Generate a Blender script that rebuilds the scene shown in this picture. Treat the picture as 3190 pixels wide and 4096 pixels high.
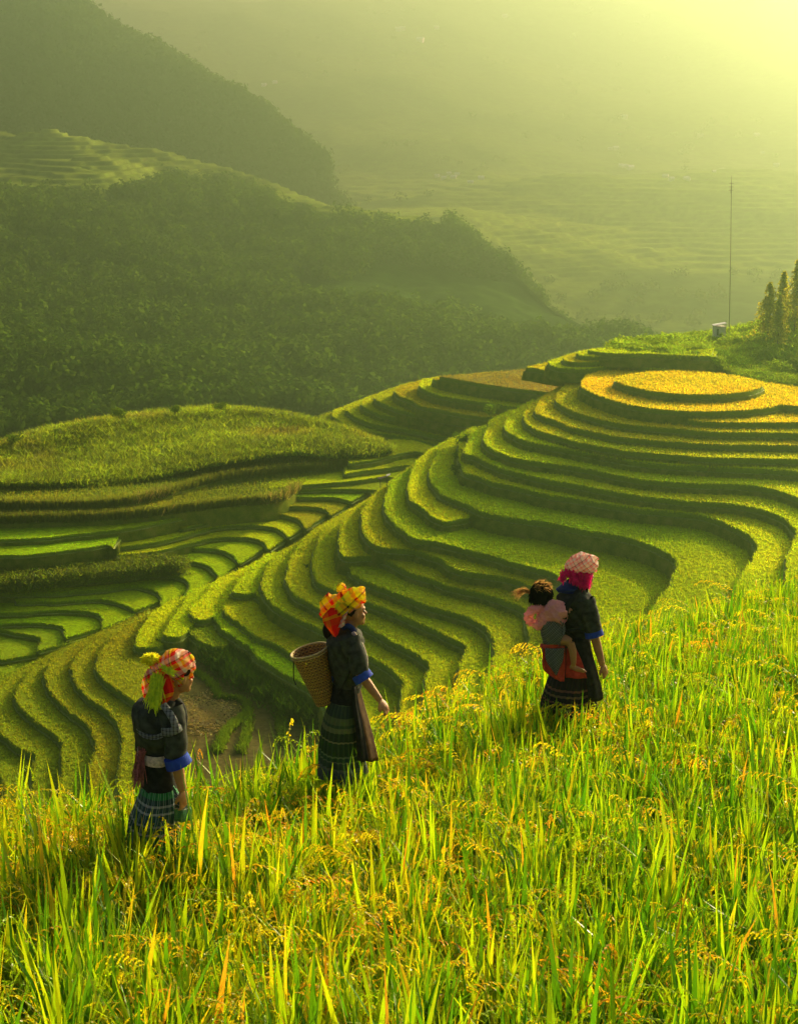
import bpy, bmesh, math, random
import numpy as np
from mathutils import Vector, Matrix
from mathutils.geometry import delaunay_2d_cdt
rng = np.random.default_rng(7)
random.seed(7)
R = math.radians
for o in list(bpy.data.objects):
    bpy.data.objects.remove(o)
SC = bpy.context.scene
COL = SC.collection

# ------------------------------------------------------------------ camera
PITCH = 14.4
F = 6496.0                      # focal length in photograph pixels (3190 x 4096)
cam_d = bpy.data.cameras.new('camera')
cam = bpy.data.objects.new('camera', cam_d)
COL.objects.link(cam)
cam.location = (0, 0, 0)
cam.rotation_euler = (R(90 - PITCH), 0, 0)
cam_d.sensor_fit = 'VERTICAL'
cam_d.sensor_height = 24.0
cam_d.lens = 24.0 * F / 4096.0
cam_d.clip_start = 0.1
cam_d.clip_end = 9000
SC.camera = cam

# ------------------------------------------------------------------ light
SUN_AZ, SUN_EL = 36.0, 19.0
w = bpy.data.worlds.new('World')
SC.world = w
w.use_nodes = True
nt = w.node_tree
bg = nt.nodes['Background']
sky = nt.nodes.new('ShaderNodeTexSky')
sky.sky_type = 'NISHITA'
sky.sun_disc = False
sky.sun_elevation = R(SUN_EL)
sky.sun_rotation = R(SUN_AZ)
sky.dust_density = 8.0
sky.ozone_density = 0.3
sky.air_density = 0.6
nt.links.new(sky.outputs[0], bg.inputs[0])
bg.inputs[1].default_value = 0.09
sl = bpy.data.lights.new('sun', 'SUN')
sl.energy = 5.0
sl.angle = R(0.6)
sl.color = (1.0, 0.97, 0.47)
sun = bpy.data.objects.new('sun', sl)
COL.objects.link(sun)
sd = Vector((math.sin(R(SUN_AZ)) * math.cos(R(SUN_EL)), math.cos(R(SUN_AZ)) * math.cos(R(SUN_EL)), math.sin(R(SUN_EL))))
sun.rotation_euler = sd.to_track_quat('Z', 'Y').to_euler()
sun.location = (60, 80, 90)
SC.view_settings.view_transform = 'Standard'
SC.view_settings.look = 'None'
SC.view_settings.exposure = 0.66
SC.view_settings.gamma = 1.0
SC.cycles.volume_bounces = 0
SC.cycles.max_bounces = 8
SC.cycles.transmission_bounces = 4

HAZE_DENSITY = 0.00075

# ------------------------------------------------------------------ helpers
cP, sP = math.cos(R(PITCH)), math.sin(R(PITCH))
def rays(p):
    p = np.asarray(p, float).reshape(-1, 2)
    u = (p[:, 0] - 1595) / F
    v = (2048 - p[:, 1]) / F
    return np.stack([u, cP + v * sP, -sP + v * cP], 1)
def at_z(p, z):
    d = rays(p)
    return d * (z / d[:, 2])[:, None]
def at_y(p, y):
    d = rays(p)
    return d * (np.asarray(y, float) / d[:, 1])[:, None]
def project(P):
    P = np.asarray(P, float)
    dep = P[:, 1] * cP - P[:, 2] * sP
    v = (P[:, 1] * sP + P[:, 2] * cP) / dep
    return np.stack([1595 + F * P[:, 0] / dep, 2048 - F * v], 1), dep
def tag(o, label=None, cat=None, group=None, kind=None):
    if label: o['label'] = label
    if cat: o['category'] = cat
    if group: o['group'] = group
    if kind: o['kind'] = kind
    return o
def empty(name, loc, label, cat, group=None):
    o = bpy.data.objects.new(name, None)
    COL.objects.link(o)
    o.location = loc
    o.empty_display_size = 0.1
    return tag(o, label, cat, group)
def mesh_obj(name, V, faces, mats, parent=None, tint=None, midx=None, smooth=True):
    """faces: (n,3)/(n,4) int array or a list of such arrays"""
    V = np.asarray(V, np.float32)
    if parent is not None:
        q_ = parent
        while q_ is not None:
            V = V - np.array(q_.location, np.float32); q_ = q_.parent
    if not isinstance(faces, (list, tuple)): faces = [faces]
    faces = [np.asarray(f, np.int32) for f in faces if len(f)]
    loops = np.concatenate([f.ravel() for f in faces])
    tot = np.concatenate([np.full(len(f), f.shape[1], np.int32) for f in faces])
    start = np.concatenate([[0], np.cumsum(tot)[:-1]]).astype(np.int32)
    me = bpy.data.meshes.new(name)
    me.vertices.add(len(V)); me.vertices.foreach_set('co', V.ravel())
    me.loops.add(len(loops)); me.loops.foreach_set('vertex_index', loops)
    me.polygons.add(len(tot)); me.polygons.foreach_set('loop_start', start); me.polygons.foreach_set('loop_total', tot)
    if not isinstance(mats, (list, tuple)): mats = [mats]
    for m in mats: me.materials.append(m)
    if midx is not None: me.polygons.foreach_set('material_index', np.asarray(midx, np.int32))
    me.polygons.foreach_set('use_smooth', np.full(len(tot), bool(smooth)))
    if tint is not None:
        a = me.color_attributes.new('tint', 'FLOAT_COLOR', 'POINT')
        t = np.ones((len(V), 4), np.float32); t[:, :3] = tint
        a.data.foreach_set('color', t.ravel())
    me.update(); me.validate()
    o = bpy.data.objects.new(name, me)
    COL.objects.link(o)
    if parent is not None: o.parent = parent
    return o
def hash01(ix, iy, seed):
    h = (ix.astype(np.int64) * 374761393 + iy.astype(np.int64) * 668265263 + seed * 1442695041) & 0xffffffff
    h = ((h ^ (h >> 13)) * 1274126177) & 0xffffffff
    return ((h ^ (h >> 16)) & 0xffffff) / float(0xffffff)
def vnoise(x, y, seed=0):
    x = np.asarray(x, float); y = np.asarray(y, float)
    ix, iy = np.floor(x), np.floor(y)
    fx, fy = x - ix, y - iy
    fx = fx * fx * (3 - 2 * fx); fy = fy * fy * (3 - 2 * fy)
    a = hash01(ix, iy, seed); b = hash01(ix + 1, iy, seed); c = hash01(ix, iy + 1, seed); d = hash01(ix + 1, iy + 1, seed)
    return (a * (1 - fx) + b * fx) * (1 - fy) + (c * (1 - fx) + d * fx) * fy
def fbm(x, y, seed=0, octv=4):
    s, a, t = 0, 1.0, 0
    for k in range(octv):
        s = s + a * (vnoise(np.asarray(x) * 2 ** k, np.asarray(y) * 2 ** k, seed + k * 17) - .5); t += a; a *= .5
    return s / t * 2
def catmull(P, step):
    """smooth open polyline, resampled about every `step` (same unit as P)"""
    P = np.asarray(P, float)
    Q = np.vstack([2 * P[0] - P[1], P, 2 * P[-1] - P[-2]])
    out = []
    for i in range(1, len(Q) - 2):
        p0, p1, p2, p3 = Q[i - 1], Q[i], Q[i + 1], Q[i + 2]
        n = max(1, int(np.linalg.norm(p2 - p1) / step))
        t = (np.arange(n) / n)[:, None]
        out.append(.5 * (2 * p1 + (p2 - p0) * t + (2 * p0 - 5 * p1 + 4 * p2 - p3) * t ** 2 + (3 * p1 - p0 - 3 * p2 + p3) * t ** 3))
    out.append(P[-1:])
    return np.vstack(out)
def resample(P, n):
    P = np.asarray(P, float)
    s = np.concatenate([[0], np.cumsum(np.linalg.norm(np.diff(P, axis=0), axis=1))])
    t = np.linspace(0, s[-1], n)
    return np.stack([np.interp(t, s, P[:, k]) for k in range(P.shape[1])], 1)
def inside(pts, poly):
    x, y = pts[:, 0], pts[:, 1]
    r = np.zeros(len(pts), bool)
    j = len(poly) - 1
    for i in range(len(poly)):
        xi, yi = poly[i]; xj, yj = poly[j]
        if yi != yj:
            c = ((yi > y) != (yj > y)) & (x < (xj - xi) * (y - yi) / (yj - yi) + xi)
            r ^= c
        j = i
    return r

# ------------------------------------------------------------------ materials
def mat(name):
    m = bpy.data.materials.new(name); m.use_nodes = True
    return m, m.node_tree, m.node_tree.nodes['Principled BSDF']
def noise_node(nt, scale, detail=4, coord='Object', vec=None):
    n = nt.nodes.new('ShaderNodeTexNoise'); n.inputs['Scale'].default_value = scale; n.inputs['Detail'].default_value = detail
    if vec is None:
        tc = nt.nodes.new('ShaderNodeTexCoord'); vec = tc.outputs[coord]
    nt.links.new(vec, n.inputs['Vector'])
    return n
def simple(name, col, rough=.8, var=.25, scale=30, bump=.0, spec=.2, metal=0):
    m, nt, b = mat(name)
    n = noise_node(nt, scale)
    r = nt.nodes.new('ShaderNodeValToRGB')
    c = np.array(col)
    r.color_ramp.elements[0].color = (*(c * (1 - var)), 1); r.color_ramp.elements[0].position = .3
    r.color_ramp.elements[1].color = (*np.minimum(c * (1 + var), 1), 1); r.color_ramp.elements[1].position = .7
    nt.links.new(n.outputs[0], r.inputs[0]); nt.links.new(r.outputs[0], b.inputs['Base Color'])
    b.inputs['Roughness'].default_value = rough
    b.inputs['Specular IOR Level'].default_value = spec
    b.inputs['Metallic'].default_value = metal
    if bump:
        bp = nt.nodes.new('ShaderNodeBump'); bp.inputs['Strength'].default_value = bump
        nt.links.new(n.outputs[0], bp.inputs['Height']); nt.links.new(bp.outputs[0], b.inputs['Normal'])
    return m
def leafy(name, trans=.5, rough=.5, spec=.25, nscale=0, nvar=.3, tmul=(1.18, 1.04, .4)):
    """thin leaf material: own colour from the tint attribute, light passes through"""
    m, nt, b = mat(name)
    at = nt.nodes.new('ShaderNodeAttribute'); at.attribute_name = 'tint'
    col = at.outputs['Color']
    if nscale:
        n = noise_node(nt, nscale, 5)
        mp = nt.nodes.new('ShaderNodeMapRange'); mp.inputs[1].default_value = .3; mp.inputs[2].default_value = .7
        mp.inputs[3].default_value = 1 - nvar; mp.inputs[4].default_value = 1 + nvar
        nt.links.new(n.outputs[0], mp.inputs[0])
        mx = nt.nodes.new('ShaderNodeVectorMath'); mx.operation = 'SCALE'
        nt.links.new(col, mx.inputs[0]); nt.links.new(mp.outputs[0], mx.inputs['Scale'])
        col = mx.outputs[0]
    nt.links.new(col, b.inputs['Base Color'])
    b.inputs['Roughness'].default_value = rough
    b.inputs['Specular IOR Level'].default_value = spec
    if trans:
        tr = nt.nodes.new('ShaderNodeBsdfTranslucent')
        tm = nt.nodes.new('ShaderNodeVectorMath'); tm.operation = 'MULTIPLY'; tm.inputs[1].default_value = tmul
        nt.links.new(col, tm.inputs[0]); nt.links.new(tm.outputs[0], tr.inputs[0])
        ms = nt.nodes.new('ShaderNodeMixShader'); ms.inputs[0].default_value = trans
        nt.links.new(b.outputs[0], ms.inputs[1]); nt.links.new(tr.outputs[0], ms.inputs[2])
        nt.links.new(ms.outputs[0], nt.nodes['Material Output'].inputs[0])
    return m
M_LEAF = leafy('rice_leaf', .55, .38, .5)
M_TUFT = leafy('rice_tuft', .62, .6, .1)
M_TOP = leafy('rice_top', 0, .9, .0, 2.2, .35)
M_FOLIAGE = leafy('foliage', .5, .9, 0)
M_SLOPE = leafy('hill_cover', 0, .95, 0, .12, .4)
def riser_mat():
    m, nt, b = mat('terrace_bank')
    n = noise_node(nt, .8, 6); n2 = noise_node(nt, 9, 3)
    ad = nt.nodes.new('ShaderNodeMath'); ad.operation = 'MULTIPLY_ADD'; ad.inputs[1].default_value = .6
    nt.links.new(n.outputs[0], ad.inputs[0])
    s = nt.nodes.new('ShaderNodeMath'); s.operation = 'MULTIPLY'; s.inputs[1].default_value = .4
    nt.links.new(n2.outputs[0], s.inputs[0]); nt.links.new(s.outputs[0], ad.inputs[2])
    r = nt.nodes.new('ShaderNodeValToRGB'); e = r.color_ramp.elements
    e[0].position = .38; e[0].color = (.12, .19, .014, 1)
    e[1].position = .66; e[1].color = (.30, .30, .05, 1)
    k = e.new(.52); k.color = (.21, .27, .022, 1)
    nt.links.new(ad.outputs[0], r.inputs[0]); nt.links.new(r.outputs[0], b.inputs['Base Color'])
    b.inputs['Roughness'].default_value = .95; b.inputs['Specular IOR Level'].default_value = 0
    bp = nt.nodes.new('ShaderNodeBump'); bp.inputs['Strength'].default_value = .8; bp.inputs['Distance'].default_value = .2
    nt.links.new(n2.outputs[0], bp.inputs['Height']); nt.links.new(bp.outputs[0], b.inputs['Normal'])
    return m
M_RISER = riser_mat()
M_BUND = simple('bund_grass', (.20, .27, .04), .9, .4, 4)
M_STEMS = simple('rice_stems', (.20, .31, .014), .9, .35, 12, .6)
M_SOIL = simple('valley_soil', (.10, .12, .03), .95, .4, .6, .3)

GREEN = (.26, .47, .006); LIME = (.38, .54, .006); GOLD = (.52, .50, .018); YGR = (.36, .42, .010); DULL = (.16, .25, .015)
OLIVE = (.30, .42, .008); STUBBLE = (.22, .23, .05)

def box_np(lo, hi):
    x0, y0, z0 = lo; x1, y1, z1 = hi
    V = [(x0,y0,z0),(x1,y0,z0),(x1,y1,z0),(x0,y1,z0),(x0,y0,z1),(x1,y0,z1),(x1,y1,z1),(x0,y1,z1)]
    Fc = [(0,3,2,1),(4,5,6,7),(0,1,5,4),(1,2,6,5),(2,3,7,6),(3,0,4,7)]
    return np.array(V, float), np.array(Fc)
# ------------------------------------------------------------------ terraces
class Acc:
    def __init__(s): s.V = []; s.F3 = []; s.F4 = []; s.T = []; s.m3 = []; s.m4 = []; s.n = 0
    def add(s, V, F, tint=(1, 1, 1), mi=0):
        V = np.asarray(V, float); F = np.asarray(F, int)
        if len(F) == 0: return
        s.V.append(V); s.T.append(np.broadcast_to(np.asarray(tint, float), V.shape).copy())
        if F.shape[1] == 3: s.F3.append(F + s.n); s.m3.append(np.full(len(F), mi))
        else: s.F4.append(F + s.n); s.m4.append(np.full(len(F), mi))
        s.n += len(V)
    def build(s, name, mats, parent=None, smooth=True):
        fs = []; mi = []
        if s.F3: fs.append(np.vstack(s.F3)); mi += s.m3
        if s.F4: fs.append(np.vstack(s.F4)); mi += s.m4
        return mesh_obj(name, np.vstack(s.V), fs, mats, parent, np.vstack(s.T), np.concatenate(mi), smooth)
def blades(acc, P, h, wd, lean, tint, per=3, spread=.08):
    """upright pointed blades rooted at P; h, wd arrays or scalars"""
    n = len(P) * per
    B = np.repeat(P, per, 0) + np.c_[rng.normal(0, spread, (n, 2)), np.zeros(n)]
    az = rng.uniform(0, 2 * np.pi, n); la = rng.uniform(0, 2 * np.pi, n)
    hh = np.broadcast_to(h, len(P)).repeat(per) * rng.uniform(.6, 1.25, n)
    ww = wd * rng.uniform(.7, 1.3, n) / 2
    side = np.c_[np.cos(az), np.sin(az), np.zeros(n)] * ww[:, None]
    tip = B + np.c_[np.cos(la) * lean * hh, np.sin(la) * lean * hh, hh]
    V = np.stack([B - side, B + side, tip], 1).reshape(-1, 3)
    Fc = np.arange(n * 3).reshape(-1, 3)
    tt = np.asarray(tint, float)
    if tt.ndim == 1: tt = np.broadcast_to(tt, (len(P), 3))
    tt = np.repeat(tt, per, 0) * rng.uniform(.84, 1.18, (n, 1)) * (1 + rng.normal(0, .06, (n, 3)))
    acc.add(V, Fc, np.clip(np.repeat(tt, 3, 0), 0, 1))

POLYS = []
def slab(acc, tacc, z, front, closing, tint, drop=2.4, step=12, tuft=1.0, sp=1.4, th=.28, bat=.20, rh=.55):
    """one terrace: level crop surface at height z with its bank; front edge and back edge given as seen, laid on the level plane"""
    fr = catmull(front, step)
    W = at_z(fr, z)[:, :2]
    nn = len(W)
    wob = np.stack([fbm(W[:, 0] * .35, W[:, 1] * .35, 3, 3), fbm(W[:, 0] * .35 + 50, W[:, 1] * .35, 5, 3)], 1) * .28
    W = W + wob
    C = at_z(np.asarray(closing, float), z)[:, :2]
    poly = np.vstack([W, C])
    # remove near-duplicate points
    keep = [0]
    for i in range(1, len(poly)):
        if np.linalg.norm(poly[i] - poly[keep[-1]]) > .12: keep.append(i)
    poly = poly[keep]
    if np.linalg.norm(poly[0] - poly[-1]) < .12: poly = poly[:-1]
    area = .5 * np.sum(poly[:, 0] * np.roll(poly[:, 1], -1) - np.roll(poly[:, 0], -1) * poly[:, 1])
    if area < 0: poly = poly[::-1]
    POLYS.append((z, poly))
    lo, hi = poly.min(0), poly.max(0)
    s = max(sp, math.sqrt(abs(area) / 4000))
    gx, gy = np.meshgrid(np.arange(lo[0], hi[0], s), np.arange(lo[1], hi[1], s))
    G = np.c_[gx.ravel(), gy.ravel()] + rng.uniform(-.3, .3, (gx.size, 2)) * s
    G = G[inside(G, poly)]
    allp = np.vstack([poly, G])
    nb = len(poly)
    vo, eo, fo, *_ = delaunay_2d_cdt([Vector(p) for p in allp], [], [list(range(nb))], 1, 1e-4)
    Vt = np.array([(v.x, v.y) for v in vo])
    Zt = z + fbm(Vt[:, 0] * .7, Vt[:, 1] * .7, 9, 3) * .06
    tri = np.array([f for f in fo if len(f) == 3])
    base = np.asarray(tint, float)
    var = 1 + .28 * fbm(Vt[:, 0] * .12, Vt[:, 1] * .12, 21, 3)[:, None] + .12 * fbm(Vt[:, 0] * .9, Vt[:, 1] * .9, 22, 2)[:, None]
    yel = np.clip(.5 + 1.2 * fbm(Vt[:, 0] * .06 + z, Vt[:, 1] * .06, 31, 3), 0, 1)[:, None]
    tt = np.clip(base * var * (1 + yel * np.array([.22, .02, 0]) - .08), 0, 1)
    acc.add(np.c_[Vt, Zt], tri, tt, 0)
    # bank profile all round
    nxt, prv = np.roll(poly, -1, 0), np.roll(poly, 1, 0)
    d = nxt - prv; d /= np.linalg.norm(d, axis=1)[:, None] + 1e-9
    nrm = np.c_[d[:, 1], -d[:, 0]]
    for _ in range(2):
        nrm = nrm + np.roll(nrm, 1, 0) + np.roll(nrm, -1, 0); nrm /= np.linalg.norm(nrm, axis=1)[:, None] + 1e-9
    prof = [(0, 0), (.08, -.3 * rh), (.12, -rh), (.12, -rh - .01), (.34, -rh + .04), (.40, -rh - .05), (.40, -rh - .06), (.42 + bat * .5 * (drop - .6), -drop * .55), (.42 + bat * (drop - .6), -drop)]
    mis = [2, 2, 1, 1, 1, 3, 3, 3]
    rings = []
    for o_, dz in prof:
        j = fbm(poly[:, 0] * 1.1 + o_ * 9, poly[:, 1] * 1.1 + dz * 5, 41, 3)
        amp = .10 if dz > -.2 else .16
        q = poly + nrm * (o_ + j * amp * (o_ > .0))[:, None]
        rings.append(np.c_[q, np.full(nb, z + dz + (j * .05 if dz > -.3 else 0))])
    for k in range(len(prof) - 1):
        if prof[k + 1][1] - prof[k][1] == -.01: continue
        a, b = rings[k], rings[k + 1]
        i = np.arange(nb); i2 = (i + 1) % nb
        acc.add(np.vstack([a, b]), np.c_[i, i2, i2 + nb, i + nb][:, ::-1], base * .8, mis[k])
    # crop tufts over the surface and a fringe along the edge
    if tuft > 0:
        A = abs(area)
        n = int(min(A * 9 * tuft, 26000))
        if n > 0:
            P = rng.uniform(lo, hi, (int(n * (hi - lo).prod() / max(A, 1)) + 10, 2)) if (hi - lo).prod() / max(A, 1) < 40 else np.zeros((0, 2))
            if len(P):
                P3 = np.c_[P, np.full(len(P), z)]
                pp, _ = project(P3)
                ok = (pp[:, 0] > -60) & (pp[:, 0] < 3250) & (pp[:, 1] < 3300)
                P = P[ok]; P = P[inside(P, poly)]
                v = 1 + .3 * fbm(P[:, 0] * .12, P[:, 1] * .12, 21, 3)[:, None]
                yl = np.clip(.5 + 1.2 * fbm(P[:, 0] * .06 + z, P[:, 1] * .06, 31, 3), 0, 1)[:, None]
                tc = base * v * (1 + yl * np.array([.22, .02, 0]) - .08) * 1.35
                blades(tacc, np.c_[P, np.full(len(P), z - .06)], th, .13, .5, tc, 3)
        E = resample(np.vstack([poly, poly[:1]]), int(np.linalg.norm(poly - nxt, axis=1).sum() / .12))
        pp, _ = project(np.c_[E, np.full(len(E), z)])
        E = E[(pp[:, 0] > -60) & (pp[:, 0] < 3250) & (pp[:, 1] < 3300)]
        if len(E):
            blades(tacc, np.c_[E + rng.normal(0, .06, E.shape), np.full(len(E), z - .12)], .34, .10, .6, base * 1.25, 2, .05)
            # weeds on the bund
            k = rng.random(len(E)) < .5
            blades(tacc, np.c_[E[k] + rng.normal(0, .12, E[k].shape) * 2, np.full(k.sum(), z - .62)], .3, .12, .6, np.array(DULL) * .8, 2, .1)
# ---- main terraced hill. Levels from the round crown downwards; each edge is traced and laid on its own level plane
def rev(a): return list(reversed(a))
T = {}
T[1] = [(2331,1547),(2366,1567),(2425,1591),(2496,1612),(2566,1626),(2637,1636),(2701,1640),(2778,1644),(2866,1644),(2984,1638),(3072,1629),(3125,1619),(3200,1624),(3420,1622)]
T[2] = [(2754,1680),(2807,1686),(2896,1688),(3013,1688),(3190,1689),(3420,1690)]
T[3] = [(2225,1600),(2278,1638),(2343,1659),(2413,1679),(2496,1694),(2602,1706),(2690,1713),(2754,1720),(2837,1726),(3013,1729),(3190,1732),(3420,1734)]
T[4] = [(2143,1640),(2155,1655),(2190,1670),(2249,1691),(2308,1712),(2390,1729),(2484,1747),(2602,1760),(2719,1769),(2837,1776),(3013,1779),(3190,1782),(3420,1784)]
T[5] = [(2096,1655),(2104,1685),(2135,1712),(2190,1733),(2278,1759),(2366,1779),(2484,1800),(2602,1812),(2719,1820),(2837,1829),(3013,1832),(3190,1835),(3420,1838)]
T[6] = [(2020,1690),(2029,1724),(2082,1753),(2141,1772),(2190,1782),(2278,1797),(2366,1815),(2484,1835),(2602,1852),(2719,1860),(2837,1865),(2954,1870),(3072,1876),(3190,1885),(3420,1905)]
T[7] = [(1938,1735),(1947,1770),(1982,1800),(2041,1826),(2117,1842),(2190,1852),(2308,1867),(2425,1891),(2543,1912),(2660,1926),(2778,1932),(2954,1938),(3072,1953),(3190,1988),(3420,2090)]
T[8] = [(1888,1712),(1872,1765),(1864,1812),(1906,1826),(1958,1853),(2023,1876),(2111,1899),(2190,1917),(2308,1938),(2455,1964),(2602,1988),(2749,2003),(2896,2011),(3013,2029),(3131,2070),(3184,2123),(3186,2155),(3160,2206),(3148,2270),(3151,2335),(3160,2500),(3170,2700)]
T[9] = [(1850,1735),(1836,1800),(1856,1880),(1906,1903),(1964,1923),(2052,1944),(2190,1975),(2308,1994),(2425,2014),(2543,2032),(2660,2044),(2778,2056),(2866,2076),(2954,2114),(3013,2153),(3031,2194),(3010,2235),(2972,2288),(2943,2353),(2931,2417),(2925,2600),(2925,2750)]
T[10] = [(1764,1776),(1729,1859),(1723,1900),(1729,1929),(1764,1970),(1811,1994),(1853,2009),(1894,2029),(1935,2047),(2023,2067),(2190,2088),(2308,2114),(2425,2132),(2543,2159),(2631,2188),(2690,2223),(2716,2264),(2702,2294),(2672,2353),(2637,2400),(2602,2458),(2590,2520),(2585,2700),(2585,2850)]
T[11] = [(1717,1800),(1664,1853),(1641,1917),(1638,1959),(1647,2000),(1688,2029),(1729,2061),(1779,2085),(1829,2079),(1870,2073)]
T[12] = [(1647,1870),(1576,1917),(1547,1970),(1544,2029),(1564,2076),(1611,2120),(1658,2153),(1729,2164),(1788,2176),(1894,2205),(1964,2222),(2052,2247),(2200,2284),(2245,2310),(2290,2345),(2330,2420),(2330,2520),(2300,2700),(2300,2900)]
T[13] = [(1553,1929),(1494,1976),(1459,2029),(1453,2076),(1459,2117),(1482,2167),(1529,2188),(1594,2194),(1670,2204),(1765,2235),(1811,2266),(1900,2292),(2017,2308),(2105,2335),(2180,2380),(2200,2450),(2190,2560),(2180,2700),(2180,2950)]
T[14] = [(1482,1994),(1412,2053),(1370,2100),(1362,2159),(1368,2206),(1394,2226),(1447,2223),(1500,2225),(1541,2238),(1635,2286),(1741,2320),(1811,2345),(1929,2374),(2017,2402),(2094,2438),(2111,2482),(2120,2550),(2110,2620),(2100,2750),(2100,2980)]
T[15] = [(1402,2245),(1417,2288),(1465,2323),(1553,2359),(1670,2406),(1788,2441),(1876,2470),(1947,2512),(1980,2565),(1980,2617),(1970,2670),(1960,2800),(1960,3000)]
T[16] = [(1370,2058),(1318,2100),(1276,2159),(1256,2217),(1254,2245),(1262,2290),(1275,2320),(1300,2345),(1380,2378),(1459,2405),(1594,2455),(1753,2525),(1858,2572),(1866,2600),(1847,2650),(1838,2700),(1830,2850),(1830,3020)]
T[17] = [(1270,2110),(1225,2150),(1175,2220),(1155,2270),(1150,2310),(1160,2345),(1190,2382),(1250,2415),(1300,2440),(1400,2475),(1476,2508),(1547,2553),(1635,2595),(1700,2632),(1720,2665),(1712,2730),(1700,2900),(1700,3050)]
T[18] = [(1175,2180),(1100,2225),(1065,2290),(1052,2335),(1070,2380),(1100,2420),(1150,2455),(1225,2490),(1290,2520),(1400,2580),(1480,2630),(1540,2655),(1595,2695),(1625,2735),(1618,2790),(1600,2950),(1600,3060)]
T[19] = [(1075,2215),(1000,2270),(950,2340),(935,2368),(980,2373),(1025,2373),(1060,2400)]
T[20] = [(925,2392),(903,2420),(903,2448),(918,2462),(950,2487),(1015,2535),(1100,2575),(1155,2608),(1250,2660),(1330,2700),(1420,2745),(1450,2790),(1440,2950),(1440,3080)]
T[21] = [(905,2375),(872,2430),(860,2470),(885,2512),(940,2548),(1005,2590),(1030,2625),(1100,2668),(1170,2712),(1250,2760),(1300,2800),(1310,2950),(1310,3100)]
ZT = {0:-34.4,1:-35.4,2:-36.3,3:-37.0,4:-37.9,5:-38.7,6:-39.6,7:-40.7,8:-41.8,9:-42.9,10:-44.4,11:-45.3,12:-46.4,13:-47.5,14:-48.7,15:-49.7,16:-50.7,17:-51.7,18:-52.7,19:-53.5,20:-54.3,21:-54.9}
tc = {0:GOLD,1:GOLD,2:GOLD,3:YGR,4:(.42,.46,.012),5:(.38,.48,.010),6:LIME,7:LIME,8:LIME,9:LIME,10:(.28,.44,.006),11:LIME,12:(.25,.42,.006),13:OLIVE,14:OLIVE,15:OLIVE,16:OLIVE,17:OLIVE,18:OLIVE,19:LIME,20:OLIVE,21:GREEN}
A = Acc(); TA = Acc()
T[0] = [(2460,1523),(2496,1538),(2566,1554),(2637,1568),(2719,1575),(2802,1577),(2884,1576),(2966,1568),(3025,1554),(3048,1541)]
slab(A, TA, ZT[0], T[0], [(3037,1526),(2954,1506),(2837,1491),(2719,1485),(2602,1487),(2508,1500),(2466,1512)], tc[0], 2.4)
close = {
 1: [(3420,1560),(3190,1550),(3040,1528),(2900,1500),(2820,1462),(2600,1470),(2420,1480),(2350,1500),(2330,1525)],
 2: [(3420,1640),(3000,1640),(2760,1652)],
 3: [(3420,1690),(2866,1644),(2500,1600),(2380,1530),(2330,1505),(2280,1522),(2240,1560)],
 4: rev(T[1]) + [(2310,1510),(2240,1545),(2170,1590)],
 5: rev(T[3]) + [(2200,1570),(2120,1615)],
 6: rev(T[4]) + [(2130,1600),(2050,1645)],
 7: rev(T[5]) + [(2040,1640),(1960,1682)],
 8: [(3420,2700)] + rev(T[6]),
 9: rev(T[7][:-3]) if False else [(3400,2700),(3420,2090)] + rev(T[7])[1:],
 10: rev(T[8]), 11: [(1895,2040),(1870,1960),(1845,1850),(1845,1760)],
 12: rev(T[10]), 13: rev(T[10][:-1]), 14: rev(T[12]), 15: rev(T[13][8:]) + [(1500,2200)], 16: rev(T[14]), 17: rev(T[14][:-1]),
 18: rev(T[16]), 19: [(1110,2380),(1150,2280),(1200,2200)], 20: rev(T[17][3:]) , 21: rev(T[18][1:])}
for k in range(1, 22):
    slab(A, TA, ZT[k], T[k], close[k], tc[k], 2.6 if k in (9, 10, 16) else 2.3)
# spur towards the lower left
def S(z, fr, cl, c, **k): slab(A, TA, z, fr, cl, c, **k)
S(-54.8, [(875,2315),(800,2398),(765,2440),(768,2462),(808,2478),(848,2467)], [(900,2430),(960,2360),(1000,2262)], LIME)
S(-55.6, [(768,2392),(752,2480),(752,2505),(785,2548),(825,2575),(880,2590),(908,2572)], [(950,2540),(900,2420),(860,2370)], (.2,.3,.014))
S(-55.4, [(775,2362),(715,2440),(680,2495),(664,2530),(664,2541),(700,2547),(724,2543)], [(770,2500),(830,2440),(880,2320)], LIME)
S(-56.2, [(690,2400),(610,2455),(568,2515),(548,2560),(548,2584),(590,2588),(638,2587)], [(680,2560),(760,2470),(800,2370)], LIME)
Q = [(560,2478),(470,2530),(415,2590),(388,2640),(400,2700),(450,2745),(500,2775),(560,2812),(600,2860),(610,3100),(610,3260)]
Rr = [(420,2520),(340,2590),(300,2650),(298,2690),(308,2740),(350,2785),(400,2820),(440,2853),(470,2888),(490,2930),(500,2970),(490,3020),(480,3080),(475,3260)]
Ss = [(310,2575),(220,2640),(182,2700),(186,2735),(210,2775),(250,2820),(300,2860),(350,2900),(375,2940),(382,2990),(372,3040),(365,3090),(360,3280)]
Uu = [(215,2615),(130,2680),(85,2735),(66,2780),(72,2812),(100,2850),(150,2882),(200,2917),(240,2955),(256,2990),(252,3025),(250,3080),(245,3300)]
Vv = [(110,2665),(20,2720),(-60,2800),(-100,2860),(0,2928),(40,2962),(80,2990),(135,3010),(156,3028),(146,3055),(137,3115),(130,3310)]
Ww = [(0,2712),(-200,2800),(-300,2900),(-160,3020),(-60,3070),(20,3130),(20,3320)]
S(-57.0, Q, [(700,3240),(700,2620),(640,2590),(600,2560),(700,2440),(700,2395)], (.22,.29,.012))
S(-57.7, Rr, rev(Q)[:-1] + [(560,2478),(600,2440)], (.22,.29,.012))
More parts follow.
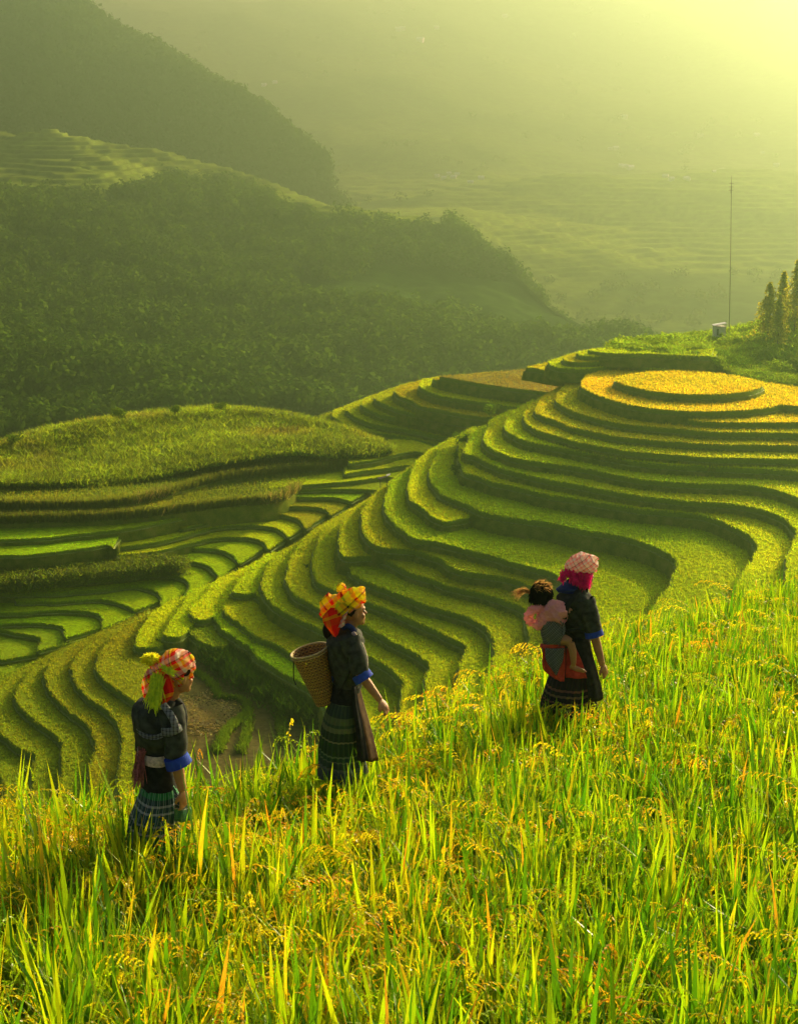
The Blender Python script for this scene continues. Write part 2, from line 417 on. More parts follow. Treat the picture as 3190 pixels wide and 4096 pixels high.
S(-58.4, Ss, rev(Q), (.22,.28,.012))
S(-59.1, Uu, rev(Rr), (.21,.29,.012))
S(-59.8, Vv, rev(Ss), (.20,.29,.012))
S(-60.5, Ww, rev(Uu), (.20,.29,.012))
# harvested paddies on the bowl floor, low grassy bunds between them
S(-57.5, [(640,2570),(600,2700),(615,2850),(640,3260),(1750,3260)], [(1760,2700),(1000,2540),(700,2520)], (.13,.12,.035), tuft=.35, th=.12)
terr = A.build('terraced_hillside', [M_TOP, M_BUND, M_STEMS, M_RISER])
tag(terr, kind='structure')
for pl in ([(740,2660),(770,2685),(830,2722),(868,2765),(882,2790),(950,2795),(985,2820),(992,2870),(985,2950),(960,3010)],
           [(1310,2822),(1200,2835),(1135,2850),(1126,2900),(1140,2980)], [(990,2860),(930,2905),(895,2950),(870,3010)], [(1000,2560),(1060,2620),(1130,2690),(1200,2740),(1300,2790)]):
    L = resample(at_z(catmull(pl, 10), -57.45), 200)
    blades(TA, np.repeat(L, 4, 0) + rng.normal(0, .12, (800, 3)) * [1, 1, 0], .5, .14, .6, np.array([.14, .26, .015]), 4, .15)
    blades(TA, np.repeat(L, 2, 0) - [0, 0, .05], .3, .3, .3, np.array([.10, .18, .012]), 3, .22)
# bushy bank between the lowest rice and the harvested floor
PB = at_z(catmull([(905,2600),(980,2640),(1080,2700),(1180,2760),(1300,2830)], 10), -56.6)
P = PB[rng.integers(0, len(PB), 3500)] + np.c_[rng.normal(0, 1.1, 3500), rng.normal(-1.2, 1.4, 3500), rng.uniform(-1, .5, 3500)]
blades(TA, P, .7, .22, .7, np.array([.07, .16, .012]), 5, .3)
# straw left lying
P = at_z(np.c_[rng.normal(820, 55, 900), rng.normal(2860, 32, 900)], -57.4)
blades(TA, P, .12, .25, 2.5, np.array([.42, .38, .16]), 3, .3)
rice = TA.build('terrace_rice', [M_TUFT], smooth=False)
tag(rice, kind='stuff', label='ripening green and golden rice covering the curved hill terraces', cat='rice')

# ---- terraces of the side valley on the left
V_ = {}
V_[1] = (-51.0, [(1400,1852),(1494,1838),(1582,1818),(1640,1806),(1682,1806),(1712,1822)], [(1740,1790),(1650,1762),(1570,1758),(1500,1775),(1400,1820)], LIME)
V_[2] = (-51.9, [(1380,1893),(1450,1882),(1523,1874),(1600,1864),(1653,1860),(1690,1870)], [(1760,1820),(1640,1800),(1480,1840),(1380,1870)], LIME)
V_[3] = (-52.6, [(1080,1952),(1200,1940),(1376,1926),(1470,1914),(1540,1906),(1600,1910)], [(1700,1850),(1640,1850),(1400,1880),(1080,1930)], LIME)
V_[4] = (-53.2, [(1060,1970),(1150,1962),(1250,1957),(1347,1955),(1459,1955),(1520,1962)], [(1640,1890),(1540,1900),(1200,1935),(1060,1950)], (.24,.36,.012))
V_[5] = (-53.8, [(1060,2010),(1085,2000),(1110,1994),(1150,1990),(1200,1987),(1317,1988),(1370,1994),(1400,2005)], [(1520,1940),(1459,1940),(1250,1945),(1060,1960)], GREEN)
V_[50] = (-53.9, [(-120,2162),(0,2156),(176,2150),(294,2138),(470,2118),(617,2094),(764,2059),(847,2037),(940,2024),(1070,2008),(1085,1998)], [(1080,1960),(600,2040),(-120,2100)], GREEN)
V_[6] = (-54.7, [(-120,2224),(0,2220),(118,2217),(235,2206),(353,2191),(435,2176),(452,2186)], [(470,2150),(500,2090),(-120,2140)], GREEN)
V_[7] = (-54.4, [(1088,2026),(1150,2024),(1250,2026),(1296,2034),(1318,2046),(1322,2060)], [(1440,1990),(1400,1980),(1100,1985)], (.26,.34,.012))
V_[8] = (-55.0, [(725,2112),(800,2095),(900,2075),(1000,2060),(1100,2055),(1175,2067),(1210,2086),(1222,2112)], [(1350,2030),(1300,2015),(1090,2005),(900,2030),(725,2095)], (.27,.34,.012))
V_[9] = (-55.6, [(445,2190),(588,2173),(706,2150),(800,2122),(875,2105),(975,2100),(1075,2105),(1125,2120),(1150,2147)], [(1260,2080),(1200,2045),(1000,2040),(700,2100),(445,2165)], LIME)
V_[10] = (-56.2, [(412,2225),(529,2214),(647,2200),(764,2172),(850,2152),(930,2148),(1000,2150),(1050,2165),(1075,2197)], [(1200,2110),(1150,2080),(950,2080),(700,2130),(412,2200)], LIME)
V_[11] = (-56.8, [(780,2192),(830,2193),(875,2198),(925,2216),(952,2236),(958,2252)], [(1100,2160),(1050,2130),(850,2130),(780,2160)], GREEN)
V_[12] = (-57.4, [(282,2294),(412,2285),(529,2270),(682,2247),(764,2244),(823,2257),(864,2280),(875,2307)], [(1000,2220),(950,2180),(800,2170),(600,2205),(282,2270)], GREEN)
V_[13] = (-58.0, [(212,2331),(353,2323),(500,2309),(617,2297),(700,2299),(750,2318),(762,2345),(738,2380)], [(900,2290),(850,2230),(650,2240),(212,2305)], GREEN)
V_[14] = (-58.6, [(-120,2380),(0,2376),(176,2373),(294,2367),(412,2356),(529,2344),(588,2350),(635,2368),(655,2394),(643,2420)], [(800,2340),(740,2280),(500,2290),(200,2330),(-120,2350)], GREEN)
V_[15] = (-59.1, [(70,2406),(150,2406),(235,2406),(353,2397),(423,2397),(488,2412),(541,2438)], [(700,2380),(640,2330),(500,2330),(70,2385)], GREEN)
V_[16] = (-59.6, [(-120,2454),(0,2450),(118,2447),(235,2440),(323,2442),(382,2450),(417,2472),(414,2512)], [(600,2430),(560,2370),(300,2380),(70,2400),(-120,2420)], GREEN)
V_[17] = (-60.2, [(-120,2496),(0,2494),(118,2491),(206,2497),(262,2510),(268,2550)], [(480,2490),(430,2420),(200,2420),(-120,2460)], GREEN)
V_[18] = (-60.7, [(-120,2512),(0,2517),(59,2530),(118,2540),(170,2556),(155,2602)], [(350,2550),(300,2480),(100,2475),(-120,2490)], (.22,.36,.012))
V_[19] = (-61.3, [(-160,2575),(-40,2588),(10,2602),(0,2640)], [(240,2600),(200,2520),(0,2500),(-160,2500)], (.22,.36,.012))
A = Acc(); TA = Acc()
for k, (z, fr, cl, c) in V_.items():
    slab(A, TA, z, fr, cl, np.array(c) * .92, 2.6 if k in (6, 50) else (1.9 if k < 3 else 1.4), th=.14, bat=.10, rh=.34)
slab(A, TA, -61.9, [(-300,2640),(-200,2900),(-100,3300)], [(900,3300),(900,2300),(-300,2500)], (.22,.36,.012), 1.2, tuft=.4)
# bushy bank under the left strips
P = at_z(np.c_[rng.uniform(-60, 700, 5200), rng.uniform(0, 1, 5200)], -54.0)
fx = rng.uniform(-60, 1, 7000) ** 1; fx = -60 + 800 * rng.random(7000) ** 1.7; P = at_z(np.c_[fx, 2335 - fx * .10 - rng.uniform(0, 1, 7000) * np.clip(110 - fx * .11, 10, 110)], -56.2)
P[:, 2] += rng.uniform(-.6, 1.2, len(P)); blades(TA, P + [0, 1.5, -1.2], .4, .2, 1.1, np.array([.14, .22, .018]), 3, .35)
terr = A.build('terraced_valley', [M_TOP, M_BUND, M_STEMS, M_RISER]); tag(terr, kind='structure')
rice = TA.build('valley_rice', [M_TUFT], smooth=False)
tag(rice, kind='stuff', label='bright green rice covering the ribbon terraces of the side valley', cat='rice')

# ---- terraces beyond, between the mound and the crown, and above the crown
A = Acc(); TA = Acc()
sil = [(2400,1392),(2188,1450),(2117,1474),(1835,1499),(1694,1517),(1553,1559),(1420,1612),(1270,1665)]
Cc = [
 (-38.0, [(1760,1506),(1800,1512),(1849,1521),(1976,1542),(2100,1558),(2188,1568),(2330,1575)], [(2420,1500),(2350,1478),(2188,1480),(2117,1477),(1900,1494)], STUBBLE),
 (-38.8, [(1730,1512),(1770,1528),(1835,1543),(1976,1565),(2174,1588),(2330,1600)], [(2300,1540),(1900,1500)], (.30,.33,.02)),
 (-39.9, [(1690,1519),(1680,1540),(1708,1563),(1800,1590),(1976,1614),(2047,1625),(2150,1632)], [(2200,1560),(1850,1520),(1750,1508)], LIME),
 (-41.2, [(1600,1545),(1582,1562),(1600,1584),(1652,1605),(1690,1627),(1750,1637),(1905,1665),(1962,1669),(2080,1680)], [(2100,1600),(1800,1560),(1700,1517)], (.3,.36,.013)),
 (-42.5, [(1530,1568),(1500,1590),(1560,1625),(1640,1650),(1708,1665),(1835,1690),(1905,1697),(2000,1702)], [(2050,1640),(1800,1610),(1640,1530)], OLIVE),
 (-43.6, [(1460,1596),(1450,1620),(1520,1655),(1600,1672),(1666,1686),(1835,1723),(1880,1732),(1990,1745)], [(2000,1680),(1800,1650),(1560,1557)], OLIVE),
 (-44.6, [(1400,1618),(1390,1640),(1450,1680),(1540,1705),(1616,1716),(1700,1733),(1800,1751),(1880,1760)], [(1950,1710),(1750,1690),(1500,1578)], OLIVE),
 (-45.4, [(1340,1640),(1330,1660),(1400,1700),(1500,1730),(1567,1738),(1650,1755),(1750,1778),(1820,1785)], [(1880,1740),(1700,1720),(1440,1603)], OLIVE),
 (-46.0, [(1280,1662),(1275,1680),(1350,1720),(1450,1760),(1540,1775),(1640,1790)], [(1750,1750),(1600,1730),(1370,1633)], DULL),
]
for z, fr, cl, c in Cc: slab(A, TA, z * 1.14, fr, cl, np.array(c), 1.7)
Dd = [
 (-33.1, [(2350,1400),(2400,1409),(2455,1412),(2602,1415),(2690,1420),(2840,1424)], [(2850,1395),(2600,1392),(2420,1392)], LIME),
 (-33.6, [(2300,1412),(2320,1421),(2366,1425),(2484,1423),(2660,1425),(2754,1432),(2850,1436)], [(2860,1408),(2600,1400),(2380,1396)], LIME),
 (-34.2, [(2248,1428),(2256,1438),(2285,1446),(2366,1446),(2484,1438),(2602,1441),(2696,1450),(2800,1456)], [(2850,1420),(2600,1415),(2340,1402)], YGR),
 (-34.9, [(2192,1446),(2206,1460),(2250,1471),(2337,1474),(2425,1466),(2513,1463),(2590,1474),(2660,1476)], [(2900,1470),(2850,1435),(2500,1428),(2300,1412)], LIME),
 (-36.2, [(2110,1470),(2150,1474),(2200,1484),(2260,1493),(2320,1499),(2358,1510)], [(2480,1500),(2480,1460),(2300,1450),(2230,1440)], YGR),
]
for z, fr, cl, c in Dd: slab(A, TA, z, fr, cl, np.array(c), 1.8, th=.2)
terr = A.build('terraced_ridge', [M_TOP, M_BUND, M_STEMS, M_RISER]); tag(terr, kind='structure')
rice = TA.build('ridge_rice', [M_TUFT], smooth=False)
tag(rice, kind='stuff', label='olive and yellow rice on the narrow far terraces behind the crown', cat='rice')
# ------------------------------------------------------------------ hills and slopes as lofted sheets with real distances
def sheet_pts(rows, nx, ny):
    """rows near to far: lists of (px, py, distance)"""
    RR = []
    for r in rows:
        r = np.asarray(r, float)
        W = at_y(r[:, :2], r[:, 2])
        RR.append(resample(catmull(W, max(1.0, np.linalg.norm(W[-1] - W[0]) / 200)), nx))
    RR = np.array(RR)
    out = []
    n = len(RR)
    for i in range(n - 1):
        p0 = RR[max(i - 1, 0)]; p1 = RR[i]; p2 = RR[i + 1]; p3 = RR[min(i + 2, n - 1)]
        for k in range(ny):
            t = k / ny
            out.append(.5 * (2 * p1 + (p2 - p0) * t + (2 * p0 - 5 * p1 + 4 * p2 - p3) * t * t + (3 * p1 - p0 - 3 * p2 + p3) * t ** 3))
    out.append(RR[-1])
    return np.array(out)
def grid_faces(ny, nx):
    i = np.arange(ny * nx).reshape(ny, nx)
    return np.c_[i[:-1, :-1].ravel(), i[:-1, 1:].ravel(), i[1:, 1:].ravel(), i[1:, :-1].ravel()]
def stepped(z, s, sharp=.8):
    t = z / s; f = np.floor(t); r = t - f
    r2 = np.clip((r - sharp) / (1 - sharp), 0, 1)
    return (f + r2) * s

# ---- mound with maize on the left
rows = [
 [(-200,1965,211.8),(0,1951,213.0),(235,1946,214.0),(470,1940,216.2),(846,1866,222.6),(1129,1824,228.0),(1350,1835,229.0),(1480,1828,230.0),(1570,1806,232.2)],
 [(-200,1930,216.2),(0,1915,217.2),(400,1890,220.4),(800,1800,229.0),(1100,1770,233.2),(1350,1790,232.2),(1480,1800,232.2),(1565,1800,233.2)],
 [(-200,1860,228.0),(0,1850,229.0),(300,1800,234.4),(700,1720,242.8),(1050,1700,244.0),(1300,1740,239.6),(1450,1775,235.4),(1560,1797,234.4)],
 [(-200,1820,235.4),(0,1782,239.6),(150,1735,242.8),(300,1705,246.0),(500,1673,249.4),(650,1657,251.4),(800,1643,252.6),(950,1638,252.6),(1100,1652,251.4),(1250,1690,247.2),(1400,1732,241.8),(1500,1770,237.6),(1558,1794,235.4)],
 [(-200,1850,256.8),(0,1830,260.0),(400,1730,267.6),(800,1690,269.6),(1100,1700,267.6),(1350,1770,256.8),(1500,1810,248.2),(1560,1815,241.8)],
 [(-200,2100,280.4),(0,2080,283.6),(400,2000,288.8),(800,1950,294.2),(1100,1950,291.0),(1350,1960,280.4),(1500,1960,267.6),(1560,1950,256.8)]]
G = sheet_pts(rows, 170, 16)
ny, nx = G.shape[:2]
G[..., 2] += fbm(G[..., 0] * .1, G[..., 1] * .1, 61, 4) * .5
V = G.reshape(-1, 3)
c1 = np.array([.19, .29, .02]); c2 = np.array([.26, .22, .045])
k = np.clip(fbm(V[:, 0] * .05 + 3, V[:, 1] * .08, 71, 3) * 2 - .55, 0, 1)[:, None]
mound = mesh_obj('grassy_mound', V, grid_faces(ny, nx), M_SLOPE, None, c1 * (1 - k) + c2 * k)
tag(mound, kind='structure')
TA = Acc()
n = 42000
pi = rng.integers(0, (ny - 2) * .86, n).astype(int); pj = rng.integers(0, nx - 1, n)
a, b = rng.random((n, 1)), rng.random((n, 1))
P = G[pi, pj] * (1 - a) * (1 - b) + G[pi + 1, pj] * a * (1 - b) + G[pi, pj + 1] * (1 - a) * b + G[pi + 1, pj + 1] * a * b
kk = np.clip(fbm(P[:, 0] * .05 + 3, P[:, 1] * .08, 71, 3) * 2 - .55, 0, 1)
var = fbm(P[:, 0] * .25, P[:, 1] * .25, 72, 3)
cc = np.array([.23, .35, .02]) * (1 + .5 * var[:, None]) + kk[:, None] * np.array([.08, -.06, .02])
blades(TA, P[kk < .6],   .62 * rng.uniform(.6, 1.5, (kk < .6).sum()), .26, .9, (cc * rng.uniform(.55, 1.5, (n, 1)))[kk < .6], 3, .25)
# two lower tiers of the mound's foot, with pale dry stalks
A = Acc()
for z, fr, cl in ((-51.7, [(-200,2020),(0,2017),(235,2015),(470,2006),(650,1970),(846,1914),(1000,1892),(1129,1876),(1300,1866),(1420,1852)], [(1480,1800),(1129,1800),(846,1840),(470,1925),(-200,1940)]),
                  (-52.7, [(-200,2080),(0,2074),(376,2064),(560,2050),(752,2027),(950,2004),(1082,1994),(1150,1970),(1185,1945)], [(1300,1900),(1129,1860),(846,1895),(470,1985),(-200,2005)])):
    slab(A, TA, z, fr, cl, np.array([.17, .24, .02]), 3.0, tuft=.6, th=.5)
    L = at_z(catmull(fr, 6), z)
    L = L[rng.integers(0, len(L), 3800)] + np.c_[rng.normal(0, .2, (3800, 2)), rng.uniform(-.7, 0, 3800)]
    blades(TA, L + [0, -.2, 0], 1.0, .13, .45, np.array([.16, .21, .03]), 3, .15)
    sel = L[(fbm(L[:, 0] * .12, L[:, 1] * .12, 5, 2) > .15)]
    blades(TA, sel + [0, -.3, 0], 1.1, .09, .7, np.array([.42, .38, .16]), 1, .2)
tiers = A.build('mound_terraces', [M_TOP, M_BUND, M_STEMS, M_RISER]); tag(tiers, kind='structure')
mz = TA.build('maize_crop', [M_TUFT], smooth=False)
tag(mz, kind='stuff', label='rough green maize covering the rounded mound on the left', cat='maize')

# ---- shrubby hillside on the right with mast, hut and conifers
rows = [
 [(2420,1460,216),(2600,1452,213.4),(2700,1438,212.2),(2780,1436,211.5),(2860,1460,211.5),(2930,1500,209),(3040,1530,206),(3190,1548,203),(3500,1570,198)],
 [(2430,1408,219),(2600,1402,218),(2760,1394,220),(2860,1410,228),(2960,1440,222),(3060,1460,218),(3190,1480,214),(3500,1480,208)],
 [(2450,1392,230),(2600,1374,238),(2760,1352,246),(2870,1345,250),(2960,1330,250),(3060,1310,246),(3190,1270,240),(3500,1180,230)],
 [(2460,1410,245),(2600,1395,256),(2760,1375,265),(2870,1360,268),(2960,1345,270),(3060,1330,268),(3190,1300,262),(3500,1220,255)],
 [(2460,1600,275),(2600,1600,285),(2760,1600,295),(2870,1600,300),(2960,1600,300),(3060,1600,300),(3190,1600,300),(3500,1500,300)]]
G = sheet_pts(rows, 150, 16); ny, nx = G.shape[:2]
G[..., 2] += fbm(G[..., 0] * .12, G[..., 1] * .12, 81, 4) * .6
V = G.reshape(-1, 3)
k = np.clip(fbm(V[:, 0] * .1, V[:, 1] * .1, 85, 3) + .4, 0, 1)[:, None]
hill = mesh_obj('shrubby_slope', V, grid_faces(ny, nx), M_SLOPE, None, np.array([.22, .36, .02]) * (1 - k) + np.array([.42, .42, .04]) * k)
tag(hill, kind='structure')
HG = G
TA = Acc(); n = 16000
pi = rng.integers(0, int((ny - 2) * .7), n); pj = rng.integers(0, nx - 1, n)
a = rng.random((n, 1)); P = G[pi, pj] * (1 - a) + G[pi + 1, pj + 1] * a
v = fbm(P[:, 0] * .3, P[:, 1] * .3, 87, 3)
blades(TA, P, .35 + .9 * np.clip(v + .1, 0, 1), .3, .9, np.array([.24, .40, .02]) * (1 + .6 * v[:, None]), 4, .3)
sh = TA.build('hillside_scrub', [M_FOLIAGE], smooth=False)
tag(sh, kind='stuff', label='low tangled scrub covering the slope behind the golden crown', cat='scrub')
def on_hill(px, py):
    pp, _ = project(HG.reshape(-1, 3)); d = (pp[:, 0] - px) ** 2 + (pp[:, 1] - py) ** 2
    q = HG.reshape(-1, 3); lim = q[:, 1] < 262
    d[~lim] = 1e9
    return q[np.argmin(d)].copy()

# ---- far slopes
def slope(name, rows, nx, ny, amp, sc, seed, tint, terr=None, tvar=.4, tint2=None, tcol=(.20, .28, .02)):
    G = sheet_pts([[(a_, b_, d_ * 1.25) for a_, b_, d_ in r_] for r_ in rows], nx, ny)
    x, y = G[..., 0], G[..., 1]
    G[..., 2] += fbm(x * sc, y * sc, seed, 5) * amp
    if terr:
        s, m = terr
        msk = m(G) if callable(m) else m
        G[..., 2] = G[..., 2] * (1 - msk) + stepped(G[..., 2], s) * msk
    V = G.reshape(-1, 3)
    k = np.clip(.5 + fbm(V[:, 0] * sc * 1.7, V[:, 1] * sc * 1.7, seed + 5, 4) * 1.2, 0, 1)[:, None]
    t = np.asarray(tint) * (1 - k) + np.asarray(tint2 if tint2 is not None else np.asarray(tint) * .6) * k
    if terr is not None:
        mm = np.clip(msk, 0, 1).reshape(-1, 1) if hasattr(msk, 'reshape') else 1.0
        fr = (V[:, 2:3] / s) - np.floor(V[:, 2:3] / s)
        t = t * (1 - mm) + (np.array(tcol) * (.7 + .6 * k)) * mm
    o = mesh_obj(name, V, grid_faces(*G.shape[:2]), M_SLOPE, None, np.clip(t, 0, 1))
    return tag(o, kind='structure'), G
# wooded ridge in the middle distance with a terraced crest
rows = [
 [(-300,1760,330),(0,1760,335),(400,1730,345),(800,1700,360),(1200,1690,380),(1700,1680,400),(2300,1640,420),(2600,1600,430)],
 [(-300,1500,400),(0,1500,405),(400,1500,420),(800,1500,440),(1200,1500,460),(1700,1480,470),(2300,1450,480),(2600,1460,480)],
 [(-300,1150,520),(0,1150,520),(400,1180,530),(800,1200,540),(1200,1200,560),(1700,1240,560),(2150,1330,540),(2600,1440,520)],
 [(-300,820,640),(0,820,640),(300,860,640),(700,900,650),(1200,960,650),(1650,1020,640),(2050,1200,600),(2600,1430,540)],
 [(-300,640,760),(0,650,750),(200,640,740),(400,660,730),(700,690,740),(1000,740,730),(1250,800,710),(1500,862,690),(1720,915,670),(1850,985,640),(2000,1100,620),(2200,1260,590),(2400,1400,560),(2600,1445,550)],
 [(-300,560,860),(0,560,850),(400,640,830),(700,720,830),(1000,780,820),(1250,840,800),(1500,900,780),(1720,960,750),(2000,1180,700),(2400,1500,640),(2600,1550,620)],
 [(-300,1100,1000),(0,1100,1000),(700,1200,980),(1250,1300,960),(1720,1400,900),(2400,1700,800),(2600,1750,780)]]
def ridge_mask(G):
    pp, _ = project(G.reshape(-1, 3)); px, py = pp[:, 0].reshape(G.shape[:2]), pp[:, 1].reshape(G.shape[:2])
    line = np.interp(px, [0, 200, 400, 700, 1000, 1250, 1500, 1720, 1850], [650, 640, 660, 690, 740, 800, 862, 915, 985])
    wid = np.interp(px, [0, 100, 400, 700, 1000, 1200, 1600, 1750, 1800], [150, 170, 150, 60, 35, 90, 60, 20, 0])
    return np.clip(1 - (py - line) / np.maximum(wid, 1) , 0, 1) ** .4 * (px < 1800) * (wid > 1)
near_ridge, NG = slope('wooded_ridge', rows, 420, 60, 13, .012, 101, (.045, .105, .012), (2.2, ridge_mask), tint2=(.03, .07, .01), tcol=(.13, .21, .02))
# dark mountain top left
rows = [
 [(-400,1000,820),(0,900,830),(400,800,860),(800,820,900),(1200,900,930),(1500,960,950)],
 [(-400,500,900),(0,450,910),(300,430,930),(600,450,950),(900,520,960),(1300,700,960)],
 [(-400,200,980),(-100,90,980),(60,40,990),(130,12,1000),(210,20,1000),(300,62,1000),(345,105,1000),(420,150,1000),(480,195,1000),(620,230,990),(800,320,980),(1000,460,970),(1300,680,965)],
 [(-400,300,1100),(0,150,1100),(300,200,1110),(600,350,1100),(1000,600,1080),(1300,800,1060)],
 [(-400,1200,1300),(0,1200,1300),(600,1200,1300),(1300,1200,1250)]]
mt, MG = slope('dark_mountain', rows, 260, 50, 14, .01, 121, (.035, .06, .012))
# broad valley side with paddies and hamlets
rows = [
 [(-300,1450,560),(800,1450,600),(1800,1500,620),(2500,1500,640),(3600,1500,660)],
 [(-300,1000,900),(800,1050,900),(1800,1250,720),(2500,1280,740),(3600,1250,760)],
 [(-300,800,1050),(800,900,1050),(1800,980,900),(2500,1000,920),(3600,980,950)],
 [(-300,600,1300),(800,660,1300),(1800,740,1150),(2500,760,1180),(3600,740,1200)],
 [(-300,350,1500),(800,430,1500),(1500,480,1450),(1900,530,1420),(2500,600,1450),(3600,560,1450)],
 [(-300,150,1750),(800,180,1750),(1500,200,1750),(1900,240,1750),(2500,300,1750),(3600,280,1750)],
 [(-300,-60,2050),(800,-40,2050),(1500,-60,2050),(1900,-80,2050),(2500,-100,2100),(3600,-120,2100)],
 [(-300,-90,2500),(800,-70,2500),(1500,-90,2500),(2500,-140,2500),(3600,-150,2500)]]
def paddy(G):
    m = fbm(G[..., 0] * .006, G[..., 1] * .006, 133, 3)
    near = np.clip((1900 - G[..., 1]) / 600, 0, 1)
    return np.clip(.5 + 3 * (m + .18), 0, 1) * near
far, FG = slope('far_valley_side', rows, 520, 100, 34, .0035, 131, (.08, .13, .02), (2.6, paddy), tint2=(.04, .085, .015), tcol=(.12, .20, .02))
# ground sheet under everything
gx, gy = np.meshgrid(np.linspace(-3200, 3200, 60), np.linspace(-400, 3850, 60))
gz = np.interp(gy, [-400, 30, 90, 300, 520, 3850], [-110, -75, -66, -66, -150, -190]) - np.clip(np.abs(gx) - 300, 0, 500) * .05
ground = mesh_obj('ground', np.c_[gx.ravel(), gy.ravel(), gz.ravel()], grid_faces(60, 60), M_SOIL)
tag(ground, kind='structure')

# ---- woods on the ridge and the mountain: crowns built of leaf clumps
def crown_cloud(acc, P, r, h, tint, nq=70, qs=.5):
    n = len(P)
    d = rng.normal(size=(n, nq, 3)); d /= np.linalg.norm(d, axis=2, keepdims=True)
    lob = 1 + .35 * np.sin(d[..., 0:1] * 5 + rng.uniform(0, 6, (n, 1, 1))) * np.cos(d[..., 2:3] * 4 + rng.uniform(0, 6, (n, 1, 1)))
    rad = rng.uniform(.55, 1, (n, nq, 1)) ** .5 * lob
    C = P[:, None, :] + d * rad * np.stack([r, r, h * .5], 1)[:, None, :] + np.c_[0 * r, 0 * r, h * .5][:, None, :]
    s = qs * r[:, None, None] * rng.uniform(.5, 1.3, (n, nq, 1)) * .5
    u = rng.normal(size=(n, nq, 3)); u -= (u * d).sum(2, keepdims=True) * d * .7; u /= np.linalg.norm(u, axis=2, keepdims=True)
    v = np.cross(u, d); v /= np.linalg.norm(v, axis=2, keepdims=True) + 1e-6
    Q = np.stack([C - u * s, C - v * s * .7, C + u * s, C + v * s * .7], 2).reshape(-1, 3)
    Fq = np.arange(len(Q)).reshape(-1, 4)
    t = np.asarray(tint)[:, None, :] * rng.uniform(.85, 1.18, (n, nq, 1))
    acc.add(Q, Fq, np.clip(np.repeat(t.reshape(-1, 3), 4, 0), 0, 1))
def scatter(G, n, rows_to=1.0, msk=None):
    ny, nx = G.shape[:2]
    i = rng.integers(0, int((ny - 1) * rows_to), n); j = rng.integers(0, nx - 1, n)
    a, b = rng.random((n, 1)), rng.random((n, 1))
    P = G[i, j] * (1 - a) * (1 - b) + G[i + 1, j] * a * (1 - b) + G[i, j + 1] * (1 - a) * b + G[i + 1, j + 1] * a * b
    pp, _ = project(P)
    ok = (pp[:, 0] > -80) & (pp[:, 0] < 3280)
    if msk is not None: ok &= msk(P, pp)
    return P[ok]
W = Acc()
def wood_mask(P, pp):
    rm = ridge_mask(P[None])[0]
    cl = fbm(P[:, 0] * .01 + 7, P[:, 1] * .01, 55, 3)
    dens = np.where(pp[:, 0] < 900, 2., .45)
    return (rm < .3) & (cl > -dens)
P = scatter(NG, 11000, .74, wood_mask)
r = rng.uniform(2.6, 5.4, len(P)); h = r * rng.uniform(1.5, 2.6, len(P))
crown_cloud(W, P - [0, 0, .6], r, h, np.array([.05, .115, .012]) * rng.uniform(.75, 1.3, (len(P), 1)), 110, .36)
P = scatter(MG, 3000, .7)
r = rng.uniform(4, 8, len(P)); h = r * rng.uniform(1.3, 2, len(P))
crown_cloud(W, P - [0, 0, 1], r, h, np.array([.035, .08, .012]) * rng.uniform(.8, 1.25, (len(P), 1)), 80, .42)
P = scatter(FG, 1100, .8, lambda P, pp: (fbm(P[:, 0] * .006, P[:, 1] * .006, 133, 3) < -.12))
r = rng.uniform(3, 6, len(P)); h = r * rng.uniform(1.0, 1.8, len(P))
crown_cloud(W, P - [0, 0, 1], r, h, np.array([.04, .075, .012]) * rng.uniform(.8, 1.25, (len(P), 1)), 50, .5)
wd = W.build('far_woods', [M_FOLIAGE], smooth=False)
tag(wd, kind='stuff', label='dark woods covering the hazy slopes beyond the terraces', cat='forest')
# ------------------------------------------------------------------ near rice field
def z_top(x, y):
    x = np.asarray(x, float); y = np.asarray(y, float)
    return -2.54 - .205 * y + .06 * np.clip(x, 0, None) * np.clip((y - 8) / 6, 0, 1) + .03 * fbm(x * .5, y * .5, 201, 2) + .24 * np.exp(-((x + 1.28) ** 2 / .5 + (y - 8.6) ** 2 / .12)) + .11 * np.exp(-((x + .36) ** 2 + (y - 10.62) ** 2) / .10) + .17 * np.exp(-((x - 1.44) ** 2 / .4 + (y - 12.95) ** 2 / .14))
def crest(x):
    """distance at which the field's rim is, by side position"""
    return np.interp(x, [-6, -2.6, -1.6, -.4, 1.4, 3.6, 5.4, 9], [9.4, 9.8, 10.7, 12.0, 15.8, 19.3, 21.8, 24])
def z_ground(x, y):
    x = np.asarray(x, float); y = np.asarray(y, float)
    zt = z_top(x, y) - .56
    over = np.clip(y - crest(x) - .3, 0, None)
    g = zt - over * 1.2 - np.clip(over - 1, 0, 4) * .15
    for (wx, wy, dz) in ((-.35, 10.9, .30), (1.44, 13.3, .22), (-1.30, 9.0, .18)):
        g = g + dz * np.exp(-((x - wx) ** 2 + (y - wy) ** 2) / .12)
    return g
xs = np.linspace(-24, 30, 180); ys = np.concatenate([np.linspace(-3, 26, 160), np.linspace(26.5, 95, 60)])
gx, gy = np.meshgrid(xs, ys)
gz = z_ground(gx, gy)
gz = np.maximum(gz, -64 - .02 * gy)
gz += fbm(gx * 1.5, gy * 1.5, 205, 4) * .04
hs = mesh_obj('near_hillside', np.c_[gx.ravel(), gy.ravel(), gz.ravel()], grid_faces(len(ys), len(xs)), simple('wet_soil', (.045, .05, .018), .9, .4, 4, .4))
tag(hs, kind='structure')

